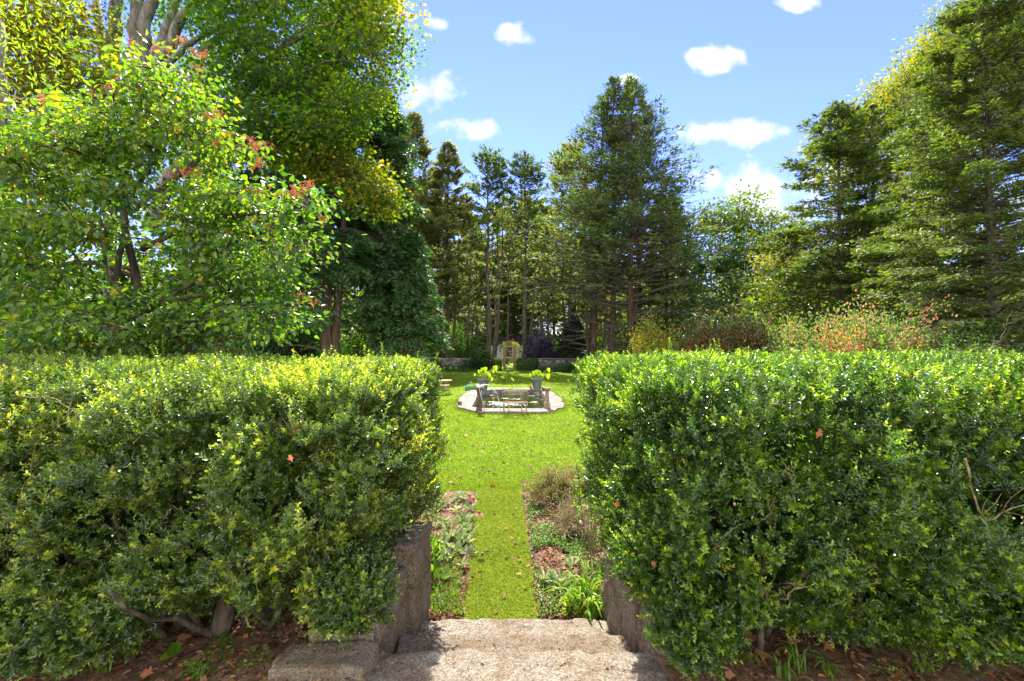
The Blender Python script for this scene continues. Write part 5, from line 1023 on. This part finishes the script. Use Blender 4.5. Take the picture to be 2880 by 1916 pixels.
# iron bench seen from behind
bx, by = .12, 17.0
th = thing('iron_bench', 'small rusty iron garden bench facing the pond, scroll work in its back', 'bench', (bx, by, 0))
hw = .475; a = Acc(); r = .020
def bp(x, y, z): return [bx+x, by+y, z]
a.tube([bp(-hw, -.02, .5), bp(-hw, -.08, .86), bp(-hw+.04, -.09, .915), bp(0, -.10, .925), bp(hw-.04, -.09, .915), bp(hw, -.08, .86), bp(hw, -.02, .5)], r, 6); a.tube([bp(-hw, -.06, .79), bp(hw, -.06, .79)], .010, 6)
part(a, 'backrest', M_iron, th, True)
a = Acc()
for sg in (-1, 1):
    for k in range(2):
        aa = np.linspace(0, 2.4*np.pi, 26); rr_ = .045*(1-aa/aa.max()*.75); cx_ = sg*(.055+.0*k); a.tube(np.stack([bx+cx_+sg*rr_*np.cos(aa+k*np.pi)*1.3, np.full(26, by-.075), .855+rr_*np.sin(aa+k*np.pi)], 1), .010, 5)
    s = np.linspace(0, 1, 12); a.tube(np.stack([bx+sg*(.09+.15*s), np.full(12, by-.07), .83+.05*np.sin(s*np.pi)], 1), .010, 5)
    s = np.linspace(0, 1, 14)
    for w1 in (.0, .06, .12): a.tube(np.stack([bx+sg*(hw-.02-w1*.6-.22*np.sin(s*np.pi*.5)), np.full(14, by-.045), .50+(.28-w1)*s**1.3+.0*s], 1), .008, 5)
o = part(a, 'scroll_work', M_iron, th, True)
a = Acc(); M_ = 26
for i in range(M_+1):
    x = -hw+.01+(2*hw-.02)*i/M_; s = np.linspace(0, 1, 7); a.tube(np.stack([np.full(7, bx+x), by+.0+.36*s, .465-.028*np.sin(s*np.pi)+.015*(x/hw)**2], 1), .009, 5)
for j in range(6):
    s = np.linspace(-1, 1, 12); a.tube(np.stack([bx+hw*.98*s, np.full(12, by+.0+.072*j), .462-.028*math.sin(j/5*np.pi)+.015*s**2], 1), .009, 5)
part(a, 'seat', M_seat, th, True)
def bleg(x, y0, y1): b_ = Acc(); b_.tube([bp(x, y0, .46), bp(x, (y0+y1)/2, .25), bp(x*1.02, y1, 0)], [.019, .017, .015], 6); part(b_, 'leg', M_iron, th, True)
bleg(-.44, .36, .40); bleg(.44, .36, .40); bleg(-.24, -.0, -.06); bleg(.24, -.0, -.06)
a = Acc(); a.tube([bp(-.44, .38, .12), bp(0, .36, .11), bp(.44, .38, .12)], .012, 5); a.tube([bp(-.44, .38, .14), bp(-.3, -.0, .06), bp(.3, -.0, .06), bp(.44, .38, .14)], .008, 5)
for sg in (-1, 1): aa = np.linspace(0, 1.5*np.pi, 12); a.tube(np.stack([bx+sg*(.42-.035*np.sin(aa)), np.full(12, by+.37), .2+.05*np.cos(aa)], 1), .010, 5)
part(a, 'stretcher', M_iron, th, True)

# bistro table and folding chair at the left of the lawn
c = G(1246, 1112, 0.0); tx, ty = c[0], c[1]
th = thing('bistro_table', 'round weathered metal bistro table, half hidden by the left hedge', 'table', (tx, ty+.7, 0)); zt = .69
a = Acc(); a.lathe((tx, ty+.7, zt), [(.001, 0), (.37, 0), (.385, .004), (.385, .02), (.37, .025), (.001, .025)], 32); part(a, 'tabletop', M_seat, th)
for sg in (-1, 1):
    for q in (-1, 1): a = Acc(); a.tube([[tx+sg*.26, ty+.7+q*.2, zt], [tx, ty+.7+q*.2, zt/2], [tx-sg*.3, ty+.7+q*.2, 0]], .010, 5); part(a, 'leg', M_iron, th)
th = thing('folding_chair', 'folding metal chair with round seat beside the bistro table', 'chair', (tx+.05, ty, 0)); x0_, y0_ = tx+.05, ty+.1
a = Acc(); a.lathe((x0_, y0_, .50), [(.001, 0), (.26, 0), (.27, .01), (.26, .02), (.001, .022)], 28); part(a, 'seat', M_seat, th)
for q in (-1, 1):
    a = Acc(); a.tube([[x0_-.42, y0_+q*.17, .95], [x0_-.3, y0_+q*.17, .7], [x0_+.42, y0_+q*.17, 0]], .010, 5); part(a, 'leg', M_iron, th); a = Acc(); a.tube([[x0_+.26, y0_+q*.14, .5], [x0_-.3, y0_+q*.14, 0]], .010, 5); part(a, 'leg', M_iron, th)
a = Acc()
for z in (.75, .9): a.tube([[x0_-.34-(z-.75)*.5, y0_-.17, z], [x0_-.34-(z-.75)*.5, y0_+.17, z]], .012, 5)
part(a, 'backrest', M_iron, th)

# ------------------------------------------------------------------ beds
rb2 = np.random.default_rng(31)
LG = "lamb's ear rosettes in the beds"
def rosette(c, s, rng, m=None, n=12):
    th = thing('lambs_ear', None, "lamb's ear", c, LG); a = Acc()
    th['label'] = "silvery woolly leaved rosette growing in the flower bed"
    az = rng.uniform(0, 2*np.pi, n); up = rng.uniform(.25, 1.5, n); d = np.stack([np.cos(az), np.sin(az), up], 1)
    pos = c+np.stack([np.cos(az)*.02, np.sin(az)*.02, rng.uniform(0, .05, n)], 1)*s
    leaves(a, OVAL, pos, d, np.array([0, 0, 1.])+rng.normal(size=(n, 3))*.3, rng.uniform(.09, .15, n)*s, rng.uniform(.03, .045, n)*s, rng.random(n)); part(a, 'leaf', m or M_lamb, th)
    return th
cnt = 0
for k in range(400):
    u = rb2.uniform(1196, 1345); v = rb2.uniform(1392, 1600); lim = 1345-(v-1381)*.10-8
    if u > lim or (v > 1500 and u > 1300 and rb2.random() < .6): continue
    rosette(G(u, v, .02), rb2.uniform(.6, 1.05), rb2); cnt += 1
    if cnt >= 80: break
for u, v in ((1570, 1645), (1590, 1640), (1610, 1600), (1580, 1660), (1528, 1640)): rosette(G(u, v, .02), 1.1, rb2)
def coneflower(label, u, v, dh, seed):
    rng = np.random.default_rng(seed); b = G(u, v, .02); th = thing('coneflower', label, 'flower', b, 'pink coneflowers in the left bed')
    h = np.array([b[0]+dh[0], b[1]+dh[1], dh[2]]); a = Acc(); a.tube(curve(b, h, 8, .06, rng=rng), .005, 5); part(a, 'stem', M_stem, th)
    a = Acc(); a.lathe(h, [(.016, -.004), (.022, .008), (.017, .024), (.002, .032)], 12); part(a, 'cone', M_cone, th, True)
    a = Acc(); az = np.arange(14)/14*2*np.pi; d = np.stack([np.cos(az), np.sin(az), np.full(14, -.45)], 1); leaves(a, OVAL, h+d*.014, d, [0, 0, 1.]+rng.normal(size=(14, 3))*.1, .052, .016, rng.random(14)); part(a, 'petal', M_pink, th)
for i, (u, v, q) in enumerate(((1262, 1525, (.28, .1, .62)), (1262, 1535, (.42, -.1, .50)), (1262, 1522, (.34, .05, .58)), (1208, 1520, (.02, .1, .6)), (1220, 1500, (.05, .1, .62)))):
    coneflower(['bright pink coneflower, topmost of the leaning three', 'pink coneflower nearest to the grass path', 'pink coneflower just below the topmost one', 'pink coneflower next to the left hedge', 'pale faded coneflower behind the one by the hedge'][i], u, v, q, 400+i)
def clump(name, label, cat, c, n, L, W, m, seed, tpl=OVAL, up=1.0, spread=.12, group=None, arch=0):
    rng = np.random.default_rng(seed); c = np.array(c, float); th = thing(name, label, cat, c, group); a = Acc()
    if arch:
        for k in range(n):
            az = rng.uniform(0, 2*np.pi); ln = rng.uniform(.7, 1.2)*L; sp = rng.uniform(.25, .75)*ln; s = np.linspace(0, 1, 9); d = np.array([math.cos(az), math.sin(az), 0]); pd = np.array([-d[1], d[0], 0])
            b = c+np.array([rng.normal()*spread, rng.normal()*spread, 0]); path = b+d*sp*(s**1.3)[:, None]; path[:, 2] += ln*(1.0*s-.62*s**2.6*rng.uniform(.7, 1.3)); wd = W*(1-s**2.2)*.5+.0015
            Vv = np.concatenate([path-pd*wd[:, None], path+np.array([0, 0, -.004]), path+pd*wd[:, None]]); i = np.arange(8)
            lo = np.concatenate([np.stack([i, i+9, i+10, i+1], 1).ravel(), np.stack([i+9, i+18, i+19, i+10], 1).ravel()]); a.add(Vv, lo, np.full(16, 4), rng.random())
    else:
        az = rng.uniform(0, 2*np.pi, n); d = np.stack([np.cos(az), np.sin(az), rng.uniform(.2, 1, n)*up], 1); pos = c+np.stack([rng.normal(size=n)*spread, rng.normal(size=n)*spread, rng.uniform(0, .1, n)*up], 1)
        leaves(a, tpl, pos, d, [0, 0, 1.]+rng.normal(size=(n, 3))*.4, L*rng.uniform(.7, 1.2, n), W*rng.uniform(.8, 1.2, n), rng.random(n))
    part(a, 'foliage', m, th); return th
clump('daylily', 'large clump of strap leaved daylily beside the right stone wall', 'daylily', G(1650, 1715, .02), 100, .62, .028, M_lily, 501, arch=1, spread=.10)
clump('daylily', 'smaller daylily tuft behind the big clump', 'daylily', G(1690, 1640, .02), 34, .48, .024, M_lily, 502, arch=1, spread=.06)
clump('hosta', 'broad dark green leaves at the foot of the left stone wall', 'hosta', G(1222, 1640, .02), 16, .17, .09, M_weed, 503, up=1.6, spread=.05)
clump('weed_clump', 'light green weeds below the hosta by the left wall', 'weed', G(1225, 1690, .02), 90, .05, .02, M_weed, 504, spread=.09)
clump('phlox', 'leafy green stalks rising beside the hedge edge in the left bed', 'plant', G(1210, 1580, .02), 60, .12, .035, M_weed, 505, up=2.5, spread=.08)
# right bed shrubs
def twiggy(name, label, c, r, seed, leafy, m):
    rng = np.random.default_rng(seed); c = np.array(c, float); th = thing(name, label, 'shrub', c); st = Acc(); fo = Acc()
    for k in range(150):
        az = rng.uniform(0, 2*np.pi); el = rng.uniform(.15, 1.35); d = np.array([math.cos(az)*math.cos(el), math.sin(az)*math.cos(el), math.sin(el)])*r*rng.uniform(.6, 1.1); e = c+d
        p = curve(c+rng.normal(size=3)*[.06, .06, 0], e, 7, .12, .12, rng=rng); st.tube(p, np.linspace(.0045, .0018, 7), 4, cap=False)
        for q in range(3): s = p[rng.integers(2, 7)]; st.tube([s, s+unit(d+rng.normal(size=3)*r*.5)*.12], [.0022, .0012], 3, cap=False)
        if leafy > 0:
            n = int(leafy); pp = p[rng.integers(3, 7, n)]+rng.normal(size=(n, 3))*.035; leaves(fo, OVAL, pp, rdir(n, rng)+[0, 0, .3], [0, 0, 1.]+rdir(n, rng)*.7, .026, .016, rng.random(n))
    part(st, 'stem', m, th); part(fo, 'foliage', M_mound, th)
M_mound = leaf_mat('mound_leaf', [(0, (.06, .08, .02)), (.4, (.13, .17, .04)), (.7, (.26, .27, .10)), (.88, (.30, .16, .07)), (1, (.34, .12, .06))], trans=.4, tcol=(1.5, 1.5, .5), rough=.5, patch=.25, pscale=5)
M_drytwig = solid('dry_twig', [(.3, (.22, .14, .09)), (.7, (.5, .38, .27))], 20, .9, 0)
M_redtwig = solid('brown_twig', [(.3, (.14, .06, .035)), (.7, (.3, .16, .09))], 20, .9, 0)
twiggy('dry_shrub', 'low shrub of bare pale curving twigs in the right bed', G(1612, 1500, .02), .5, 511, 9, M_drytwig)
twiggy('mound_shrub', 'rounded brown and green small leaved shrub at the back of the right bed', G(1565, 1420, .02), .58, 512, 85, M_redtwig)
twiggy('mound_shrub', 'small leaved shrub close to the hedge at the back of the right bed', G(1640, 1400, .02), .58, 513, 70, M_redtwig)
def tallstems(name, label, pts, seed):
    rng = np.random.default_rng(seed); b0 = G(pts[0][0], pts[0][1], .02); th = thing(name, label, 'plant', b0); st = Acc(); fo = Acc()
    for (u, v, u2, v2) in pts:
        b = G(u, v, .02); d = b[1]-.1; e = P(u2, v2, d); p = curve(b, e, 8, .03, rng=rng); st.tube(p, np.linspace(.006, .003, 8), 5)
        n = 26; s = rng.uniform(.45, 1, n); pp = np.stack([np.interp(s, np.linspace(0, 1, 8), p[:, i]) for i in range(3)], 1); leaves(fo, OVAL, pp, rdir(n, rng)+[0, 0, .2], [0, 0, 1.]+rdir(n, rng)*.5, .075, .038, rng.uniform(.3, 1, n))
    part(st, 'stem', M_stem, th); part(fo, 'foliage', M_weed, th)
tallstems('tall_perennial', 'tall leafy perennial stems leaning beside the right hedge', [(1650, 1560, 1620, 1290), (1656, 1565, 1650, 1270), (1660, 1570, 1675, 1300), (1668, 1560, 1690, 1320), (1676, 1560, 1664, 1330), (1655, 1575, 1612, 1350), (1690, 1560, 1700, 1340), (1680, 1550, 1640, 1300), (1672, 1575, 1625, 1230), (1660, 1570, 1660, 1240), (1665, 1566, 1690, 1255)], 521)
# weeds spread over the right bed
a = Acc(); n = 5200; uu = rb2.uniform(1480, 1640, n*3); vv = rb2.uniform(1390, 1740, n*3); g = np.array([G(u, v, .02) for u, v in zip(uu, vv)]); keep = (fbm(g, 2.6, 9) > .47) & (uu > 1476+(vv-1381)*.11) & ((vv < 1620) | (rb2.random(n*3) < .25)); g = g[keep][:n]; n = len(g)
leaves(a, OVAL, g+np.stack([np.zeros(n), np.zeros(n), rb2.uniform(.0, .07, n)], 1), rdir(n, rb2)*[1, 1, .4], [0, 0, 1.]+rdir(n, rb2)*.5, .032, .02, rb2.random(n))
g2 = np.array([G(rb2.uniform(1196, 1300), rb2.uniform(1560, 1740), .02) for _ in range(1800)]); g2 = g2[fbm(g2, 3.5, 4) > .5]; n2 = len(g2); leaves(a, DIA, g2+[0, 0, .02], rdir(n2, rb2)*[1, 1, .8]+[0, 0, .5], rdir(n2, rb2)+[0, 0, 1], .05, .01, rb2.random(n2))
tag(a.build('bed_weeds', M_weed), 'low green weeds creeping over the flower beds', 'weeds', kind='stuff')

# ------------------------------------------------------------------ fallen leaves
def litter(name, label, pts, zs, size, m, rng, curl=.5):
    a = Acc(); n = len(pts); p = pts.copy(); p[:, 2] += zs; az = rng.uniform(0, 2*np.pi, n); d = np.stack([np.cos(az), np.sin(az), rng.normal(size=n)*curl*.5], 1)
    nn = np.array([0, 0, 1.])+rng.normal(size=(n, 3))*curl; k = rng.random(n) < .3; s = size*rng.uniform(.5, 1.3, n)
    rn = rng.random(n)
    leaves(a, MAPLE, p[k], d[k], nn[k], s[k]*1.2, s[k]*1.2, rn[k]); leaves(a, OVAL, p[~k], d[~k], nn[~k], s[~k], s[~k]*.45, rn[~k])
    tag(a.build(name, m), label, 'fallen leaves', kind='stuff')
rl = np.random.default_rng(61)
def tz(p): return TZ+(fbm(np.stack([p[:, 0], p[:, 1], np.zeros(len(p))], 1), 2.2, 3)-.5)*.07
n = 9000; p = np.stack([np.where(rl.random(n) < .5, rl.uniform(-5.5, -.98, n), rl.uniform(1.05, 5.5, n)), rl.uniform(1.6, 4.3, n), np.zeros(n)], 1); p[:, 2] = tz(p)
litter('leaf_litter', 'brown dry leaves and chips scattered on the ground under the hedges', p, rl.uniform(0, .03, n), .045, M_litter, rl, .45)
g = [];
while len(g) < 5200:
    u = rl.uniform(1190, 1720); v = rl.uniform(1385, 1742); lu = 1345-(v-1381)*.105; ru = 1464+(v-1381)*.135
    if lu-2 < u < ru+2: continue
    if u < lu and v < 1520 and rl.random() < .6: continue
    g.append(G(u, v, .015))
litter('bed_litter', 'brown dry leaves and bark mulch covering the flower beds', np.array(g), rl.uniform(0, .03, len(g)), .045, M_litter, rl, .5)
n = 1700; d = 8.6+34*rl.random(n)**1.3; p = np.stack([rl.uniform(-1, 1, n)*(2.2+d*.16), d, np.full(n, .03)], 1)
p = p[~((np.abs(p[:, 0]) < 2.5) & (p[:, 1] > 17) & (p[:, 1] < 26.2))]
litter('fallen_leaves', 'brown and orange leaves dotted over the lawn', p, rl.uniform(0, .02, len(p)), .085, M_litter, rl, .35)
a = Acc(); pp = np.array([G(rl.uniform(1320, 1500), rl.uniform(1400, 1730), .05) for _ in range(26)])
leaves(a, MAPLE, pp, rdir(26, rl)*[1, 1, .3], [0, 0, 1.]+rdir(26, rl)*.3, .06, .06, rl.random(26)); tag(a.build('path_leaves', M_litter), 'a few small brown leaves lying on the grass path', 'fallen leaves', kind='stuff')
pp = []
for (y_, z_, nn_) in ((3.40, .345, 60), (3.88, .165, 45), (3.2, .528, 30), (2.9, .528, 20), (3.6, .345, 12), (4.1, .165, 10)):
    for k in range(nn_): pp.append([rl.uniform(-.85, .95), y_+rl.normal()*.02 if nn_ > 25 else y_+rl.uniform(-.15, .15), z_+.006])
for k in range(60): pp.append([rl.choice([-.83, .93])+rl.normal()*.04, rl.uniform(3.1, 4.3), 0]); pp[-1][2] = (.53 if pp[-1][1] < 3.36 else .35 if pp[-1][1] < 3.83 else .17)+.006
pp = np.array(pp, float); litter('step_debris', 'bits of dry leaf and twig caught on the stone steps', pp, 0, .022, M_litter, rl, .4)
# single big maple leaves
ML_ = [(2140, 1832, None, 'large pale brown maple leaf lying below the right hedge', .11), (2125, 1800, None, 'orange red maple leaf above the large pale one', .09), (2335, 1815, None, 'brown maple leaf on the ground farther right, curled', .09),
       (2420, 1838, None, 'small brown leaf at the right of the curled maple leaf', .06), (2240, 1810, None, 'tan maple leaf under the middle of the right hedge', .08),
       (2308, 1208, 2.50, 'orange brown maple leaf caught high in the right hedge', .075), (1738, 1410, 3.0, 'tan leaf stuck in the end of the right hedge', .07), (1832, 1580, 2.75, 'brown leaf caught low in the right hedge', .06), (2010, 1545, 2.6, 'curled brown leaf caught in the middle of the right hedge', .055),
       (815, 1280, 2.62, 'rust brown leaf caught in the left hedge below the mossy stub', .06), (320, 1312, 2.6, 'pinkish brown leaf caught in the left hedge', .07), (2040, 1900, None, 'pale leaf at the bottom edge of the picture', .07),
       (530, 1790, None, 'orange leaf on the soil below the left hedge trunk', .08), (690, 1745, None, 'rust leaf on dark soil beside the squared stones', .07), (400, 1895, None, 'tan maple leaf among the weeds at the lower left', .08), (350, 1722, None, 'tan leaf against the bottom of the left hedge', .09)]
for u, v, d, lb, s in ML_:
    rr1 = np.random.default_rng(int(u+v)); a = Acc()
    if d is None: q = G(u, v, TZ+.045); q[2] = TZ+.05; nn = np.array([[rr1.normal()*.3, -.45, 1.]]); dd = np.array([[rr1.normal(), rr1.normal(), .1]])
    else: q = P(u, v, d); nn = np.array([[rr1.normal()*.3, -1., .4]]); dd = np.array([[rr1.normal()*.5, .1, -1.]])
    leaves(a, MAPLE, q[None], dd, nn, s*(.8 if d else 1), s*(.55 if d else 1), rr1.random(1)*.6); o = a.build('maple_leaf', M_fallen, loc=q); tag(o, lb, 'leaf', 'single fallen maple leaves')

# ------------------------------------------------------------------ grass and ground weeds
def blades(name, label, X, Y, Z, L, W, m, rng, lean=.5):
    n = len(X); p = np.stack([X, Y, Z], 1); d = np.array([0, 0, 1.])+rng.normal(size=(n, 3))*lean; a = Acc()
    rn = np.clip(rng.normal(.45, .15, n)+(fbm(p*[1, 1, 0], 1.3, 7)-.5)*.5, 0, 1)
    leaves(a, DIA, p, d, rdir(n, rng), L*rng.uniform(.6, 1.3, n), W, rn); tag(a.build(name, m), label, 'grass', kind='stuff')
rgz = np.random.default_rng(91)
def inpond(X, Y):
    c = OUT.mean(0); ok = np.ones(len(X), bool)
    for i in range(len(OUT)):
        A, B = OUT[i], OUT[(i+1) % len(OUT)]; sd_ = (B[0]-A[0])*(Y-A[1])-(B[1]-A[1])*(X-A[0]); sc_ = (B[0]-A[0])*(c[1]-A[1])-(B[1]-A[1])*(c[0]-A[0]); ok &= sd_*np.sign(sc_) > 0
    return ok
n = 33000; Y = 4.34+rgz.random(n)*4.2+np.where(rgz.random(n) < .12, rgz.exponential(.35, n), 0); t = (Y-4.3)/4.2; X = rgz.uniform(0, 1, n); X = (-.475-.175*t)*(1-X)+(.26-.09*t)*X+rgz.normal(size=n)*.018
blades('path_grass', 'short clover mixed turf of the grass path between the beds', X, Y, np.full(n, .018), .030, .010, M_blade_path, rgz, 1.1)
n = 120000; Y = 8.45+rgz.random(n)**1.5*13; X = rgz.uniform(-1, 1, n)*(1.9+.12*Y); k = ~inpond(X, Y); X, Y = X[k], Y[k]
blades('lawn_grass', 'mown lawn grass in full sun', X, Y, np.full(len(X), -.004), .026+.0016*Y, .010+.0006*Y, M_blade, rgz, .8)
n = 60000; Y = rgz.uniform(20, 43, n); X = rgz.uniform(-1, 1, n)*(.17*Y+1); k = ~inpond(X, Y); X, Y = X[k], Y[k]
blades('far_lawn_grass', 'mown lawn grass around and beyond the pond', X, Y, np.full(len(X), -.004), .06, .028, M_blade, rgz, .8)
n = 5000; ang = rgz.uniform(0, 1, n)*len(OUT); q = np.array([ring(min(t_, 9.999))[1] for t_ in ang]); q = q+(q-OUT.mean(0))/np.linalg.norm(q-OUT.mean(0), axis=1)[:, None]*rgz.uniform(.06, .22, n)[:, None]
blades('edge_grass', 'longer grass growing against the pond coping', q[:, 0], q[:, 1], np.full(n, 0.), .085, .014, M_blade, rgz, .5)
# weeds at the lower corners
def weeds(label, uvs, seed):
    rng = np.random.default_rng(seed)
    for (u, v, kind, s) in uvs:
        c = G(u, v, TZ); c[2] = TZ+.01; g_ = 'small weeds on the bare ground'
        if kind == 'round': clump('violet_plant', 'round leaved weed '+label[(u, v)], 'weed', c, 6, .07*s, .07*s, M_weed, int(u), HEART, .9, .02, g_)
        elif kind == 'clover': clump('clover_plant', 'fine green weed '+label[(u, v)], 'weed', c, 60, .022*s, .015*s, M_weed, int(u), OVAL, .7, .07*s, g_)
        else: clump('grass_tuft', 'tuft of green grass blades '+label[(u, v)], 'weed', c, 16, .22*s, .010, M_blade if False else M_weed, int(u), OVAL, 1, .03, g_, arch=1)
WL = [(480, 1868, 'round', 1.2, 'in front of the left hedge trunk'), (345, 1860, 'round', .7, 'left of the round leaved one'), (620, 1850, 'clover', 1.3, 'spreading beside the mossy paving stone'), (700, 1880, 'clover', 1.0, 'touching the paving stone'), (560, 1885, 'clover', 1.2, 'at the bottom edge, left of the paving stone'),
      (210, 1900, 'blade', .8, 'in the lower left corner'), (290, 1890, 'blade', .9, 'under the left end of the left hedge'), (630, 1800, 'blade', .7, 'on the dark soil left of the stones'), (560, 1905, 'blade', .8, 'among the fine weeds'), (750, 1860, 'round', .5, 'close to the paving stone edge'),
      (2250, 1880, 'blade', 1.1, 'under the right hedge, nearest the large maple leaf'), (2200, 1900, 'blade', .9, 'at the bottom edge on the right'), (2330, 1900, 'blade', .9, 'below the curled maple leaf'), (2820, 1830, 'blade', 1.0, 'at the right picture edge'), (2600, 1890, 'blade', .7, 'in the litter at the lower right'), (2500, 1900, 'clover', 1.0, 'in the litter right of the grass tufts'), (2700, 1880, 'clover', 1.1, 'near the lower right corner')]
weeds({(u, v): t_ for u, v, k_, s_, t_ in WL}, [(u, v, k_, s_) for u, v, k_, s_, t_ in WL], 71)

# ------------------------------------------------------------------ far woods
a = Acc(); tk = Acc(); rw_ = np.random.default_rng(99)
for k in range(260):
    d = rw_.uniform(78, 150); x = rw_.uniform(-1.35, 1.35)*d; h = rw_.uniform(15, 20)+(d-78)*.08
    c = np.array([x, d, h*.5]); nn_ = 420; dd = rdir(nn_, rw_); pp = c+dd*rw_.uniform(.5, 1.05, (nn_, 1))*np.array([rw_.uniform(3, 5.5), 3.5, h*.5])
    leaves(a, DIA, pp, dd+rdir(nn_, rw_), rdir(nn_, rw_), .95, .5, np.clip(rw_.normal(rw_.uniform(.2, .8), .15, nn_), 0, 1)); tk.tube([[x, d, 0], [x+rw_.normal()*.4, d, h*.8]], [.3, .12], 6)
for k in range(120):
    d = rw_.uniform(77, 90); x = rw_.uniform(-.75, .75)*d; c = np.array([x, d, 1.5]); dd = rdir(200, rw_)
    leaves(a, DIA, c+dd*rw_.uniform(.4, 1.05, (200, 1))*np.array([3, 2.5, rw_.uniform(1.6, 3.4)]), dd+rdir(200, rw_), rdir(200, rw_), .8, .5, rw_.uniform(0, .5, 200))
o = a.build('far_woods', M_oak); tag(o, 'distant woods closing the view behind the trees', 'woods', kind='stuff')
o = tk.build('far_trunks', M_bark_tan); tag(o, 'trunks of the distant woods', 'woods', kind='stuff')
# the woods on both sides, near the tall trees
a = Acc()
for k in range(150):
    sgn = -1 if k % 2 else 1; d = rw_.uniform(30, 75); x = sgn*rw_.uniform(.42 if d > 40 else .62, 1.6)*d; h = rw_.uniform(8, 13) if sgn > 0 else rw_.uniform(9, 17)
    if sgn > 0 and x/d < .62: h *= .7
    c = np.array([x, d, h*.45]); nn_ = 700; dd = rdir(nn_, rw_); pp = c+dd*rw_.uniform(.3, 1.05, (nn_, 1))*np.array([rw_.uniform(2.5, 4.5), 3.5, h*.5]); pp[:, 2] = np.maximum(pp[:, 2], .1)
    leaves(a, DIA, pp, dd+rdir(nn_, rw_), rdir(nn_, rw_), .5, .3, np.clip(rw_.normal(rw_.uniform(.1, .6), .15, nn_), 0, 1))
o = a.build('side_woods', M_oak); tag(o, 'dense woods at both sides behind the tall trees', 'woods', kind='stuff')
